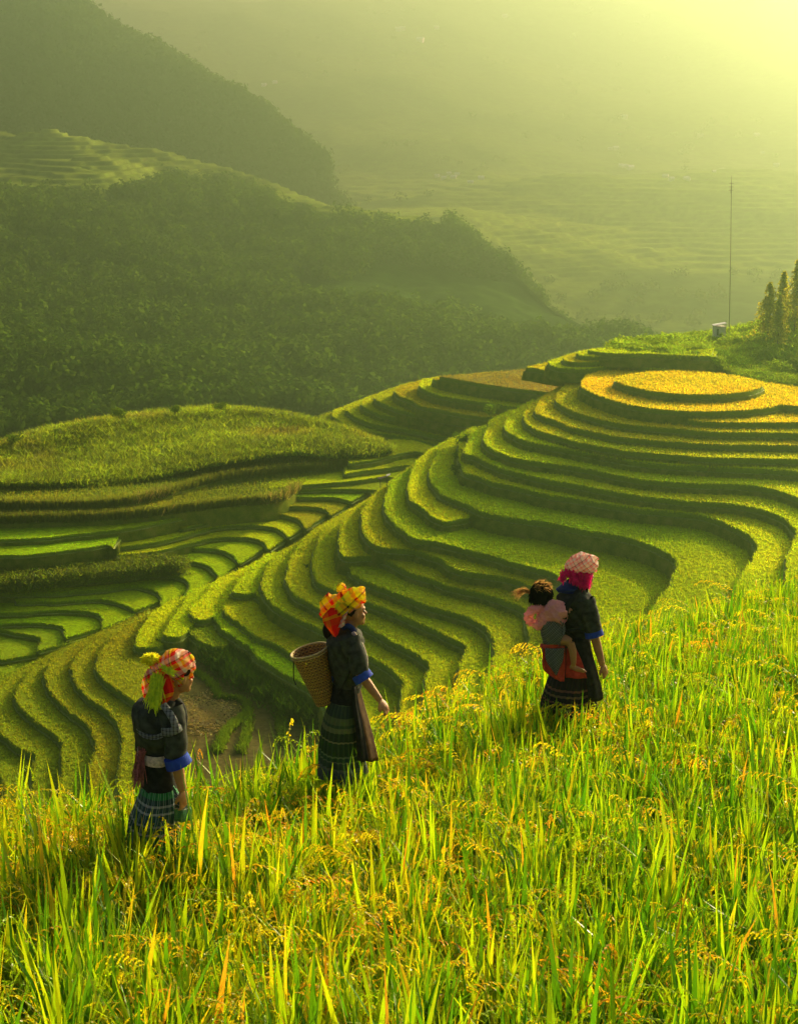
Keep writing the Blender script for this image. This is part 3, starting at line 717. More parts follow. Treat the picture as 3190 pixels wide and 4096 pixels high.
# clump positions
def field_points(dens):
    out = []
    y0 = 4.6
    while y0 < 24:
        y1 = y0 + .5
        hw = .262 * (y1 + 1.2) + 2.6
        n = rng.poisson(dens * .5 * 2 * hw)
        out.append(np.c_[rng.uniform(-hw, hw, n), rng.uniform(y0, y1, n)])
        y0 = y1
    P = np.vstack(out)
    lim = crest(P[:, 0])
    keep = P[:, 1] < lim + 1.0
    inf = np.abs(P[:, 0]) < .262 * (P[:, 1] + 1.2) + .5
    keep &= inf | (rng.random(len(P)) < .55)
    # trodden gap where each person stands
    for (wx, wy) in PEOPLE_AT:
        keep &= ((P[:, 0] - wx) ** 2 / .03 + (P[:, 1] - wy - .1) ** 2 / .03) > 1
    return P[keep]
PEOPLE_AT = [(-1.32, 9.0), (-.36, 10.9), (1.44, 13.3)]
GP = field_points(47)
def ribbons(base, az, L, w, t0, bend, S=6, twist=0.0):
    """curved leaf ribbons -> verts (N,S,2,3)"""
    n = len(base)
    s = np.linspace(0, 1, S)
    th = t0[:, None] + bend[:, None] * s[None] ** 1.7
    ds = (L / (S - 1))[:, None]
    r = np.cumsum(np.sin(th) * ds, 1) - np.sin(th[:, :1]) * ds
    z = np.cumsum(np.cos(th) * ds, 1) - np.cos(th[:, :1]) * ds
    ca, sa = np.cos(az)[:, None], np.sin(az)[:, None]
    C = base[:, None, :] + np.stack([r * ca, r * sa, z], 2)
    wp = w[:, None] * np.clip(np.array([.55, .95, 1, .85, .5, .04]) if S == 6 else np.interp(s, [0, .3, .6, 1], [.6, 1, .8, .05]), 0, 1)[None] * .5
    ta = az + np.pi / 2 + twist
    side = np.stack([np.cos(ta), np.sin(ta), 0 * ta], 1)[:, None, :] * wp[..., None]
    return np.stack([C - side, C + side], 2), C
def rib_faces(n, S):
    i = np.arange(n * S * 2).reshape(n, S, 2)
    return np.stack([i[:, :-1, 0], i[:, :-1, 1], i[:, 1:, 1], i[:, 1:, 0]], 3 - 1).reshape(-1, 4)
FA = Acc()
nC = len(GP)
gzc = z_ground(GP[:, 0], GP[:, 1])
hc = np.clip(z_top(GP[:, 0], GP[:, 1]) - gzc, .3, .8) * rng.uniform(.85, 1.15, nC)
over = np.clip(GP[:, 1] - crest(GP[:, 0]), 0, 1.5); hc *= 1 - .15 * over
ripe = np.clip(.5 + 1.3 * fbm(GP[:, 0] * .55, GP[:, 1] * .55, 211, 3), 0, 1)
# leaves
nl = 15
B = np.repeat(np.c_[GP, gzc], nl, 0); B[:, :2] += rng.normal(0, .025, (len(B), 2))
N = len(B)
hr = np.repeat(hc, nl)
az = rng.uniform(0, 2 * np.pi, N)
L = hr * rng.uniform(.62, 1.16, N)
tall = rng.random(N) < .13; L[tall] *= 1.3
t0 = np.abs(rng.normal(.12, .16, N)); bend = np.abs(rng.normal(.25, .32, N)); bend[tall] *= .35
w_ = rng.uniform(.017, .032, N) * np.where(tall, 1.25, 1)
V4, C = ribbons(B, az, L, w_, t0, bend, 6, rng.normal(0, .7, N))
k = rng.random(N)
lt = np.empty((N, 3))
lt[:] = (.08, .26, .008)
lt[k < .55] = (.26, .49, .010)
lt[k < .2] = (.36, .54, .012)
lt[(k > .95)] = (.50, .48, .02)
lt[(k > .99)] = (.60, .36, .03)
lt *= rng.uniform(.75, 1.2, (N, 1))
lt = lt * (1 + (np.repeat(ripe, nl)[:, None] - .5) * np.array([.3, .05, 0]))
tt = np.repeat(np.repeat(lt[:, None, :], 6, 1), 2, 1).reshape(N, 12, 3).copy()
grad = np.repeat(np.linspace(0, 1, 6), 2)[None, :, None]
tt = tt * (1 + grad * np.array([.22, .04, 0]))
FA.add(V4.reshape(-1, 3), rib_faces(N, 6), np.clip(tt.reshape(-1, 3), 0, 1))
# panicles: arching stalk with drooping side sprays of grain
near = GP[:, 1] < 13
npn = rng.poisson(np.where(near, .75, .95) + ripe * 1.25 * (np.abs(GP[:, 0]) < .262 * (GP[:, 1] + 1.2) + .5))
idx = np.repeat(np.arange(nC), npn)
N = len(idx)
B = np.c_[GP, gzc][idx]; B[:, :2] += rng.normal(0, .03, (N, 2))
az = rng.uniform(0, 2 * np.pi, N)
L = hc[idx] * rng.uniform(1.45, 1.85, N)
t0 = np.abs(rng.normal(.05, .06, N)); bend = rng.uniform(2.0, 3.1, N)
S = 12
V4, C = ribbons(B, az, L, np.full(N, .0035), t0, bend, S, 0.)
pc = np.empty((N, 3)); pc[:] = (.34, .50, .015)
q = rng.random(N) * (1.35 - ripe[idx] * .7)
pc[q < .60] = (.66, .62, .02)
pc[q < .20] = (.74, .58, .03)
pc[q < .05] = (.72, .42, .03)
pc *= rng.uniform(.8, 1.15, (N, 1))
FA.add(V4.reshape(-1, 3), rib_faces(N, S), np.repeat(pc * .9, S * 2, 0).clip(0, 1))
nb, ng = 12, 10
sb = np.linspace(.55, .98, nb)
fi = sb * (S - 1); i0 = np.floor(fi).astype(int); fr_ = (fi - i0)[None, :, None]
i1 = np.minimum(i0 + 1, S - 1)
Pb = C[:, i0] * (1 - fr_) + C[:, i1] * fr_
Tn = C[:, i1] - C[:, i0]; Tn /= np.linalg.norm(Tn, axis=2, keepdims=True) + 1e-6
dr = Tn * 1.0 + rng.normal(0, .20, (N, nb, 3)); dr /= np.linalg.norm(dr, axis=2, keepdims=True)
bl = (rng.uniform(.05, .095, (N, nb, 1)) * (1.15 - sb[None, :, None] * .5))
g = np.linspace(.12, 1, ng)[None, None, :, None]
GPs = Pb[:, :, None] + dr[:, :, None] * bl[:, :, None] * g + np.array([0, 0, -1.]) * (bl[:, :, None] * g ** 2 * .65)
gd = dr[:, :, None] + np.array([0, 0, -1.]) * g * 1.2 + rng.normal(0, .25, (N, nb, ng, 3)); gd /= np.linalg.norm(gd, axis=3, keepdims=True)
sd_ = np.cross(gd, rng.normal(size=gd.shape)); sd_ /= np.linalg.norm(sd_, axis=3, keepdims=True) + 1e-6
far_s = np.where(GP[idx, 1] > 11, 1.5, 1.0)[:, None, None, None]
gl, gw = .0100 * far_s, .0050 * far_s
Q = np.stack([GPs - gd * gl, GPs - sd_ * gw, GPs + gd * gl, GPs + sd_ * gw], 4 - 0) if False else np.stack([GPs - gd * gl, GPs - sd_ * gw, GPs + gd * gl, GPs + sd_ * gw], 3)
keepg = np.ones((N, nb, ng), bool)
farm = (GP[idx, 1] > 11)
keepg[farm, :, ::2] = False
Qf = Q[keepg].reshape(-1, 3)
gc = np.broadcast_to(pc[:, None, None, :], (N, nb, ng, 3)) * rng.uniform(.8, 1.3, (N, nb, ng, 1))
FA.add(Qf, np.arange(len(Qf)).reshape(-1, 4), np.clip(np.repeat(gc[keepg].reshape(-1, 3), 4, 0), 0, 1))
rf = FA.build('near_rice_field', [M_LEAF], smooth=False)
tag(rf, kind='stuff', label='tall ripening rice with drooping golden ears filling the foreground', cat='rice')
print('foreground clumps', nC, 'panicles', N, 'faces', len(rf.data.polygons))
# ------------------------------------------------------------------ people
def frame(d):
    d = np.asarray(d, float); d = d / (np.linalg.norm(d) + 1e-9)
    a = np.array([0, 1., 0]) if abs(d[1]) < .9 else np.array([1., 0, 0])
    s = np.cross(d, a); s /= np.linalg.norm(s); t = np.cross(d, s)
    return d, s, t
def tube(acc, P, r, n=16, rb=None, tint=(1, 1, 1), caps=True, uvt=False, up=None):
    """smooth tube along points; r widths, rb second radius"""
    P = np.asarray(P, float); r = np.broadcast_to(np.asarray(r, float), len(P)); rb = r if rb is None else np.broadcast_to(np.asarray(rb, float), len(P))
    m = max(2, len(P) * 5)
    D = catmull(np.c_[P, r, rb], 1e-9 + np.linalg.norm(np.diff(P, axis=0), axis=1).sum() / m)
    P, r, rb = D[:, :3], D[:, 3], D[:, 4]
    T_ = np.gradient(P, axis=0); T_ /= np.linalg.norm(T_, axis=1)[:, None] + 1e-9
    s = frame(T_[0])[1] if up is None else np.asarray(up, float)
    rings = []
    for i in range(len(P)):
        s = s - T_[i] * s.dot(T_[i]); s /= np.linalg.norm(s) + 1e-9
        t = np.cross(T_[i], s)
        a = np.linspace(0, 2 * np.pi, n, endpoint=False)
        rings.append(P[i] + np.outer(np.cos(a), s) * r[i] + np.outer(np.sin(a), t) * rb[i])
    V = np.vstack(rings); k = len(P)
    i = np.arange(k * n).reshape(k, n); j = np.roll(i, -1, 1)
    Fq = np.stack([i[:-1], j[:-1], j[1:], i[1:]], 2).reshape(-1, 4)
    tt = np.c_[np.tile(np.arange(n) / n, k), np.repeat(np.arange(k) / (k - 1), n), np.zeros(k * n)] if uvt else tint
    acc.add(V, Fq, tt)
    if caps:
        for c, ring in ((P[0], rings[0]), (P[-1], rings[-1])):
            q = np.vstack([ring, c]); a = np.arange(n); b = (a + 1) % n
            f = np.c_[a, b, np.full(n, n)]
            if ring is rings[0]: f = f[:, ::-1]
            acc.add(q, f, (0, 0, 0) if uvt else tint)
def ellipsoid(acc, c, r, rot=None, tint=(1, 1, 1), nu=20, nv=12, fn=None):
    u = np.linspace(0, 2 * np.pi, nu, endpoint=False); v = np.linspace(0, np.pi, nv + 1)
    uu, vv = np.meshgrid(u, v)
    D = np.stack([np.cos(uu) * np.sin(vv), np.sin(uu) * np.sin(vv), np.cos(vv)], 2).reshape(-1, 3)
    Q = D * np.asarray(r)
    if fn is not None: Q = Q * fn(D)[:, None]
    if rot is not None: Q = Q @ np.asarray(rot).T
    i = np.arange((nv + 1) * nu).reshape(nv + 1, nu); j = np.roll(i, -1, 1)
    acc.add(Q + np.asarray(c), np.stack([i[:-1], i[1:], j[1:], j[:-1]], 2).reshape(-1, 4), tint)
def rotz(a):
    c, s = math.cos(a), math.sin(a); return np.array([[c, -s, 0], [s, c, 0], [0, 0, 1.]])
def roty(a):
    c, s = math.cos(a), math.sin(a); return np.array([[c, 0, s], [0, 1, 0], [-s, 0, c]])
def loft(acc, secs, n=40, m=8, tint=(1, 1, 1), yaw=0., pleat=0, pamp=0., fold=.0, seed=0, uvt=True, cap_top=False):
    """secs: (centre xyz, rx, ry) from top to bottom; horizontal rings"""
    D = np.array([[*c, a, b] for c, a, b in secs], float)
    seg = np.linalg.norm(np.diff(D[:, :3], axis=0), axis=1).sum()
    D = catmull(D, seg / (len(D) * m)); k = len(D)
    a = np.linspace(0, 2 * np.pi, n, endpoint=False)
    Rz = rotz(yaw); V = []
    for i in range(k):
        t = i / (k - 1)
        rr = 1 + (pamp * t) * np.cos(a * pleat) + fold * fbm(np.cos(a) * 1.6 + 5, np.sin(a) * 1.6 + D[i, 2] * 5, seed, 3) * (.3 + t)
        q = np.stack([np.cos(a) * D[i, 3] * rr, np.sin(a) * D[i, 4] * rr, 0 * a], 1) @ Rz.T
        V.append(q + D[i, :3])
    V = np.vstack(V); ix = np.arange(k * n).reshape(k, n); j = np.roll(ix, -1, 1)
    tt = np.c_[np.tile(np.arange(n) / n, k), np.repeat(np.arange(k) / (k - 1), n), np.zeros(k * n)] if uvt else tint
    acc.add(V, np.stack([ix[:-1], ix[1:], j[1:], j[:-1]], 2).reshape(-1, 4), tt)
    if cap_top:
        q = np.vstack([V[:n], D[0, :3] + [0, 0, .01]]); a_ = np.arange(n)
        acc.add(q, np.c_[a_, (a_ + 1) % n, np.full(n, n)], (0, 0, 0))
def remeshed(acc, name, material, parent, voxel=.006, smooth=2, tint=None):
    o = acc.build('tmp_mesh', [material]); o.data.color_attributes.remove(o.data.color_attributes[0])
    md = o.modifiers.new('r', 'REMESH'); md.mode = 'VOXEL'; md.voxel_size = voxel; md.use_smooth_shade = True
    s = o.modifiers.new('s', 'SMOOTH'); s.iterations = smooth; s.factor = .5
    dg = bpy.context.evaluated_depsgraph_get(); dg.update()
    me = bpy.data.meshes.new_from_object(o.evaluated_get(dg)); me.name = name
    bpy.data.objects.remove(o)
    me.materials.clear(); me.materials.append(material)
    co = np.empty(len(me.vertices) * 3, np.float32); me.vertices.foreach_get('co', co)
    co = co.reshape(-1, 3) - np.array(parent.location, np.float32); me.vertices.foreach_set('co', co.ravel())
    me.polygons.foreach_set('use_smooth', np.ones(len(me.polygons), bool)); me.update()
    o = bpy.data.objects.new(name, me); COL.objects.link(o); o.parent = parent
    return o
def hand(acc, W, d, nrm, curl=1.0, s=1.0, side=1):
    """palm, four fingers of different length bent by curl, thumb from the side of the palm. nrm: palm normal (fingers curl towards it)"""
    d = np.asarray(d, float) / np.linalg.norm(d); nrm = np.asarray(nrm, float); nrm = nrm - d * nrm.dot(d); nrm /= np.linalg.norm(nrm)
    sd = np.cross(d, nrm) * side
    rot = np.stack([d, sd, nrm], 1)
    ellipsoid(acc, W + d * .045 * s, (.052 * s, .040 * s, .017 * s), rot)
    for k, (off, ln) in enumerate(((-.030, .060), (-.010, .070), (.010, .066), (.028, .052))):
        p = W + d * .082 * s + sd * off * s; a = curl * (.35 + .06 * k); pts = [p - d * .02 * s]
        cur = 0.
        for j, f in enumerate((.45, .32, .25)):
            cur += a * (1.0 + .5 * j)
            dd = d * math.cos(cur) + nrm * math.sin(cur); p = p + dd * ln * f * s; pts.append(p)
        tube(acc, pts, [.0095 * s, .0092 * s, .0086 * s, .0072 * s], 8)
    p = W + d * .03 * s - sd * .032 * s
    q = p - sd * .022 * s + d * .026 * s + nrm * .012 * s; r = q + d * .026 * s + nrm * .016 * s + sd * .008 * s
    tube(acc, [p + sd * .01 * s, p, q, r], [.013 * s, .013 * s, .0105 * s, .008 * s], 8)
def arm(acc, S, E, Wr, r=(.045, .036, .024)):
    tube(acc, [S, S * .5 + E * .5, E], [r[0], r[0] * .95, r[1]], 14)
    tube(acc, [E, E * .55 + Wr * .45, Wr], [r[1], r[1] * .93, r[2]], 14)
    ellipsoid(acc, E, (r[1],) * 3)
def head(acc, c, fw, s=1.0, tilt=0.):
    """head with a face turned to fw (horizontal unit vector)"""
    fw = np.asarray(fw, float); fw /= np.linalg.norm(fw); lf = np.array([-fw[1], fw[0], 0]); up = np.array([0, 0, 1.])
    Rm = np.stack([fw, lf, up], 1)
    if tilt: Rm = Rm @ roty(tilt)
    def loc(x, y, z): return c + Rm @ (np.array([x, y, z]) * s)
    ellipsoid(acc, loc(-.012, 0, .025), np.array((.092, .074, .090)) * s, Rm)
    ellipsoid(acc, loc(.022, 0, -.045), np.array((.062, .058, .062)) * s, Rm)
    ellipsoid(acc, loc(.062, 0, -.088), np.array((.024, .026, .020)) * s, Rm)          # chin
    ellipsoid(acc, loc(.078, 0, -.052), np.array((.014, .024, .008)) * s, Rm)          # upper lip
    ellipsoid(acc, loc(.077, 0, -.066), np.array((.014, .021, .008)) * s, Rm)          # lower lip
    tube(acc, [loc(.070, 0, .012), loc(.088, 0, -.014), loc(.098, 0, -.030)], [.009 * s, .011 * s, .014 * s], 10)   # nose
    ellipsoid(acc, loc(.066, 0, .024), np.array((.020, .050, .012)) * s, Rm)           # brow
    for q in (-1, 1):
        ellipsoid(acc, loc(.056, q * .034, -.030), np.array((.022, .020, .020)) * s, Rm)  # cheek
        ellipsoid(acc, loc(-.004, q * .072, -.012), np.array((.018, .008, .030)) * s, Rm)  # ear
    return loc, Rm
def eyes(parent, loc, Rm, s=1.0):
    for q in (-1, 1):
        A_ = Acc(); ellipsoid(A_, loc(.068, q * .030, .002), np.array((.010, .014, .007)) * s, Rm, nu=12, nv=8)
        A_.build('eye', [M_EYE], parent)
def cloth(name, col, var=.25, scale=25, bump=.5, rough=.85):
    return simple(name, col, rough, var, scale, bump, .15)
M_SKIN = simple('skin', (.42, .20, .075), .55, .12, 18, .05, .35)
M_EYE = simple('eye_dark', (.02, .012, .008), .2, .1, 50, 0, .6)
M_HAIR = simple('black_hair', (.014, .010, .008), .8, .3, 60, .4, .1)
M_JACKET = cloth('dark_jacket', (.05, .056, .040), .5, 22)
M_BLACK = cloth('black_cloth', (.02, .021, .018), .4, 30)
M_BLUE = cloth('blue_cuff', (.03, .07, .38), .2, 30)
M_NAVY = cloth('navy_collar', (.02, .035, .13), .2, 30)
M_BROWN = cloth('brown_apron', (.085, .045, .014), .35, 20)
M_RED = cloth('red_cloth', (.50, .055, .035), .25, 25)
M_PINK = cloth('pink_fleece', (1.0, .48, .44), .12, 60, .8)
M_SASH = cloth('pale_sash', (.62, .48, .40), .35, 60)
def thin_cloth(m, nt, b, col, f=.55):
    tr = nt.nodes.new('ShaderNodeBsdfTranslucent'); nt.links.new(col, tr.inputs[0])
    ms = nt.nodes.new('ShaderNodeMixShader'); ms.inputs[0].default_value = f
    nt.links.new(b.outputs[0], ms.inputs[1]); nt.links.new(tr.outputs[0], ms.inputs[2]); nt.links.new(ms.outputs[0], nt.nodes['Material Output'].inputs[0])
def striped(name, ucols, vcols, un, vn, mix=.5, lines=None, coord='tint', rot=(0, 0, 0), rough=.85, bump=.3):
    if coord == 'tint': ucols, vcols = [[(p, tuple(min(1, x * 1.9 + .004) for x in c)) for p, c in q] for q in (ucols, vcols)]
    """woven checks: constant colour bands in two directions, thin lines over them"""
    m, nt, b = mat(name)
    if coord == 'tint':
        at = nt.nodes.new('ShaderNodeAttribute'); at.attribute_name = 'tint'; src = at.outputs['Vector']
    else:
        tc = nt.nodes.new('ShaderNodeTexCoord'); src = tc.outputs['Object']
    mp = nt.nodes.new('ShaderNodeMapping'); mp.inputs['Rotation'].default_value = rot; nt.links.new(src, mp.inputs[0])
    wob = noise_node(nt, 6, 2, vec=mp.outputs[0])
    sv = nt.nodes.new('ShaderNodeVectorMath'); sv.operation = 'SCALE'; sv.inputs['Scale'].default_value = .02
    nt.links.new(wob.outputs['Color'], sv.inputs[0])
    av = nt.nodes.new('ShaderNodeVectorMath'); av.operation = 'ADD'; nt.links.new(mp.outputs[0], av.inputs[0]); nt.links.new(sv.outputs[0], av.inputs[1])
    sp = nt.nodes.new('ShaderNodeSeparateXYZ'); nt.links.new(av.outputs[0], sp.inputs[0])
    outs = []
    for ax, nn, cols in ((0, un, ucols), (1 if coord == 'tint' else 2, vn, vcols)):
        mu = nt.nodes.new('ShaderNodeMath'); mu.operation = 'MULTIPLY'; mu.inputs[1].default_value = nn; nt.links.new(sp.outputs[ax], mu.inputs[0])
        fr = nt.nodes.new('ShaderNodeMath'); fr.operation = 'FRACT'; nt.links.new(mu.outputs[0], fr.inputs[0])
        cr = nt.nodes.new('ShaderNodeValToRGB'); cr.color_ramp.interpolation = 'CONSTANT'
        e = cr.color_ramp.elements
        while len(e) < len(cols): e.new(.5)
        for k, (p, c) in enumerate(cols): e[k].position = p
        for k, (p, c) in enumerate(cols): e[k].color = (*c, 1)
        nt.links.new(fr.outputs[0], cr.inputs[0]); outs.append(cr.outputs[0])
    mx = nt.nodes.new('ShaderNodeMix'); mx.data_type = 'RGBA'; mx.inputs[0].default_value = mix
    nt.links.new(outs[0], mx.inputs[6]); nt.links.new(outs[1], mx.inputs[7])
    if coord != 'tint': thin_cloth(m, nt, b, mx.outputs[2])
    nt.links.new(mx.outputs[2], b.inputs['Base Color']); b.inputs['Roughness'].default_value = rough; b.inputs['Specular IOR Level'].default_value = .15
    n2 = noise_node(nt, 35, 3); bp = nt.nodes.new('ShaderNodeBump'); bp.inputs['Strength'].default_value = bump; bp.inputs['Distance'].default_value = .02
    nt.links.new(n2.outputs[0], bp.inputs['Height']); nt.links.new(bp.outputs[0], b.inputs['Normal'])
    return m
YEL, ORA, REDC, GRN, BLK, WHT, PNK, PUR = (1.0, .95, .02), (1.0, .42, .03), (.92, .03, .02), (.55, .95, .03), (.02, .02, .02), (.92, .85, .68), (.95, .38, .32), (.2, .06, .2)
M_SC1 = striped('scarf_red_check', [(0, REDC), (.3, WHT), (.5, ORA), (.66, PNK), (.84, BLK), (.9, YEL)], [(0, WHT), (.3, REDC), (.5, YEL), (.7, GRN), (.78, REDC), (.92, BLK)], 12, 11, .45, coord='o', rot=(.2, .5, .3))
M_SC2 = striped('scarf_yellow_check', [(0, YEL), (.3, REDC), (.5, YEL), (.72, ORA), (.9, BLK)], [(0, YEL), (.25, GRN), (.45, REDC), (.65, PNK), (.72, YEL), (.92, BLK)], 7, 6.5, .5, coord='o', rot=(.2, .75, .3))
M_SC3 = striped('scarf_cream_check', [(0, WHT), (.35, PNK), (.6, WHT), (.75, PNK), (.92, BLK)], [(0, WHT), (.35, PNK), (.5, (.9, .85, .8)), (.7, PNK), (.92, BLK)], 15, 14, .5, coord='o', rot=(.1, .6, .2))
M_GREY = striped('grey_embroidery', [(0, (.30, .33, .27)), (.4, (.06, .07, .06)), (.55, (.34, .36, .30)), (.85, (.05, .06, .05))], [(0, (.34, .36, .3)), (.45, (.06, .07, .06)), (.6, (.30, .32, .26)), (.9, (.05, .05, .05))], 32, 30, .5, coord='o', rot=(.1, .8, .1))
M_MAGENTA = cloth('magenta_fringe', (.95, .02, .20), .3, 40)
M_REDTAIL = striped('scarf_red_tail', [(0, REDC), (.5, ORA), (.8, REDC)], [(0, REDC), (.55, (.75, .12, .02)), (.85, YEL)], 9, 7, .5, coord='o', rot=(.4, .3, 0))
M_LIMEFR = simple('lime_fringe', (.70, .98, .04), .8, .3, 50, .3)
M_YELFR = simple('yellow_fringe', (1, .92, .03), .8, .2, 50, .3)
M_SK1 = striped('skirt_green_plaid', [(0, (.012, .03, .02)), (.55, (.25, .27, .25)), (.64, (.01, .05, .03)), (.9, (.18, .2, .2))], [(0, (.01, .14, .03)), (.12, (.012, .03, .03)), (.2, (.25, .25, .25)), (.24, (.02, .04, .05)), (.32, (.3, .3, .3)), (.35, (.02, .05, .05)), (.5, (.2, .2, .2)), (.53, (.01, .03, .02)), (.62, (.25, .22, .22)), (.65, (.008, .10, .02))], 22, 1.0, .5)
M_SK2 = striped('skirt_green_bands', [(0, (.010, .020, .010)), (.7, (.03, .05, .02))], [(0, (.05, .07, .03)), (.05, (.02, .03, .02)), (.2, (.07, .09, .03)), (.28, (.03, .05, .02)), (.32, (.10, .11, .04)), (.38, (.02, .03, .01)), (.48, (.16, .15, .06)), (.50, (.02, .04, .01)), (.66, (.10, .14, .06)), (.68, (.02, .05, .02)), (.73, (.10, .12, .06)), (.75, (.03, .05, .03)), (.82, (.09, .1, .08)), (.85, (.05, .06, .07))], 24, 1.0, .62)
M_SK3 = striped('skirt_black_bands', [(0, (.010, .010, .009)), (.75, (.03, .02, .015))], [(0, (.012, .010, .01)), (.55, (.14, .06, .04)), (.58, (.012, .012, .01)), (.63, (.13, .09, .04)), (.66, (.012, .01, .01)), (.72, (.14, .06, .05)), (.745, (.01, .01, .01)), (.80, (.10, .08, .04)), (.825, (.01, .01, .01))], 26, 1.0, .6)
for m_ in (M_LIMEFR, M_YELFR, M_MAGENTA, M_PINK):
    b_ = m_.node_tree.nodes['Principled BSDF']; thin_cloth(m_, m_.node_tree, b_, b_.inputs['Base Color'].links[0].from_socket, .4)
def flap(acc, outline, thick=.012, cols=(1, 1, 1), dy=.0, sub=6, wav=.01):
    """a hanging piece of cloth: outline rows (left point, right point) from top to bottom, given as 3D pairs"""
    L_ = catmull(np.array([a for a, b in outline]), 1e9 if len(outline) < 3 else .02) if False else np.array([a for a, b in outline], float)
    R_ = np.array([b for a, b in outline], float)
    L_ = resample(catmull(L_, .02), 18); R_ = resample(catmull(R_, .02), 18)
    t = np.linspace(0, 1, 10)[None, :, None]
    G = L_[:, None] * (1 - t) + R_[:, None] * t
    ph = np.sin(np.linspace(0, 9, 10))[None, :] * wav * np.linspace(.3, 1, 18)[:, None]
    Fr = G.copy(); Fr[..., 1] += ph - thick * .5 - .010 * np.sin(np.pi * t[..., 0])
    Bk = G.copy(); Bk[..., 1] += ph + thick * .5 - .010 * np.sin(np.pi * t[..., 0])
    n = 180; V = np.vstack([Fr.reshape(-1, 3), Bk.reshape(-1, 3)])
    f = grid_faces(18, 10)
    i = np.arange(n).reshape(18, 10); bd = np.concatenate([i[0], i[1:, -1], i[-1, -2::-1], i[-2:0:-1, 0]]); b2 = np.roll(bd, -1)
    u = np.c_[np.tile(np.linspace(0, 1, 10), 18), np.repeat(np.linspace(0, 1, 18), 10), np.zeros(n)]
    acc.add(V, np.vstack([f[:, ::-1], f + n, np.c_[bd, b2, b2 + n, bd + n]]), np.vstack([u, u]))
def strands(acc, roots, ends, w=.006, sag=.0, jit=.01, n=1):
    """thin flat threads"""
    roots = np.repeat(roots, n, 0); ends = np.repeat(ends, n, 0)
    roots = roots + rng.normal(0, jit, roots.shape); ends = ends + rng.normal(0, jit * 1.8, ends.shape)
    t = np.linspace(0, 1, 6)[None, :, None]
    C = roots[:, None] * (1 - t) + ends[:, None] * t + np.array([0, 0, 1.]) * (sag * np.sin(np.pi * t)) + rng.normal(0, jit * .25, (len(roots), 6, 3)) * t
    dirs = ends - roots; sd_ = np.cross(dirs, np.array([0, 1., 0])); sd_ /= np.linalg.norm(sd_, axis=1)[:, None] + 1e-6
    sd_ = sd_ * .8 + rng.normal(0, .35, sd_.shape)
    wp = np.array([.8, 1, 1, .95, .8, .3])[None, :, None] * w * .5
    V = np.stack([C - sd_[:, None] * wp, C + sd_[:, None] * wp], 2)
    acc.add(V.reshape(-1, 3), rib_faces(len(roots), 6), (1, 1, 1))

def crease(o, amp, sc=14., seed=300, ridged=True):
    """folds and creases pressed into a cloth mesh along its normals"""
    n = len(o.data.vertices)
    co = np.empty(n * 3, np.float32); o.data.vertices.foreach_get('co', co); co = co.reshape(-1, 3)
    nr = np.empty(n * 3, np.float32); o.data.vertices.foreach_get('normal', nr); nr = nr.reshape(-1, 3)
    q = fbm(co[:, 0] * sc + co[:, 2] * sc * .7, co[:, 1] * sc * .7 + co[:, 2] * sc * 1.1, seed, 3)
    q2 = fbm(co[:, 0] * sc * .8 - co[:, 2] * sc, co[:, 1] * sc + 9, seed + 3, 3)
    h = (1 - 4 * np.abs(q)) * .6 + (1 - 4 * np.abs(q2)) * .4 if ridged else q
    co = co + nr * (h * amp)[:, None].astype(np.float32)
    o.data.vertices.foreach_set('co', co.ravel()); o.data.update(); return o
def base_of(x, y): return (x, y, float(z_ground(x, y)))
def legs(acc, hip, base, r=.062, stride=.16):
    for q, st in ((-1, stride), (1, -stride)):
        h = np.array(hip) + [0, q * .075, 0]; ft = np.array([base[0] + st, base[1] + q * .08, float(z_ground(base[0] + st, base[1] + q * .08)) + .05])
        kn = h * .5 + ft * .5 + [.03, 0, 0]
        tube(acc, [h, kn], [r * 1.25, r * .9], 14); tube(acc, [kn, ft + [-.01, 0, .04]], [r * .85, r * .55], 14)
        ellipsoid(acc, kn, (r * .9,) * 3)
        tube(acc, [ft + [-.05, 0, -.02], ft + [.04, 0, -.015], ft + [.13, 0, -.03]], [.034, .040, .028], 12, [.028, .034, .016])
# ---- woman with the basket (middle)
Y2 = 10.9
def K2(cx, cy, dy=0.): return at_y([(1100 + .3892 * cx, 2280 + .3892 * cy)], Y2 + dy)[0]
b2 = base_of(K2(700, 1700)[0], Y2)
p2 = empty('person', b2, 'woman in yellow and orange checked headscarf with the woven basket on her back', 'person', 'women walking in single file through the rice')
fw = np.array([.93, .36, 0.])
A = Acc()
loc, Rm = head(A, K2(800, 425), fw, 1.0)
tube(A, [K2(775, 510), K2(745, 640)], [.052, .060], 16)
loft(A, [(K2(745, 600), .05, .05), (K2(735, 650), .10, .13), (K2(725, 760), .115, .16), (K2(735, 950), .105, .135), (K2(730, 1150), .09, .125), (K2(715, 1320), .11, .155), (K2(700, 1450), .10, .15)], 28, 4, yaw=.3, uvt=False, cap_top=True)
ellipsoid(A, K2(705, 1430), (.11, .15, .08))
S_, E_, W_ = K2(790, 735, -.15), K2(880, 1075, -.17), K2(1075, 1335, -.22)
arm(A, S_, E_, W_)
hand(A, W_, K2(1120, 1395, -.24) - W_, np.array([-.2, .2, -1.]), 1.35, .92, 1)
S2, E2, W2 = K2(690, 735, .17), K2(640, 1060, .22), K2(750, 1290, .27)
arm(A, S2, E2, W2); hand(A, W2, np.array([.6, .1, -.8]), np.array([.8, 0, .4]), .9, .95, -1)
legs(A, K2(700, 1480), b2, stride=.10)
remeshed(A, 'body', M_SKIN, p2, .0065)
eyes(p2, loc, Rm)
A = Acc()
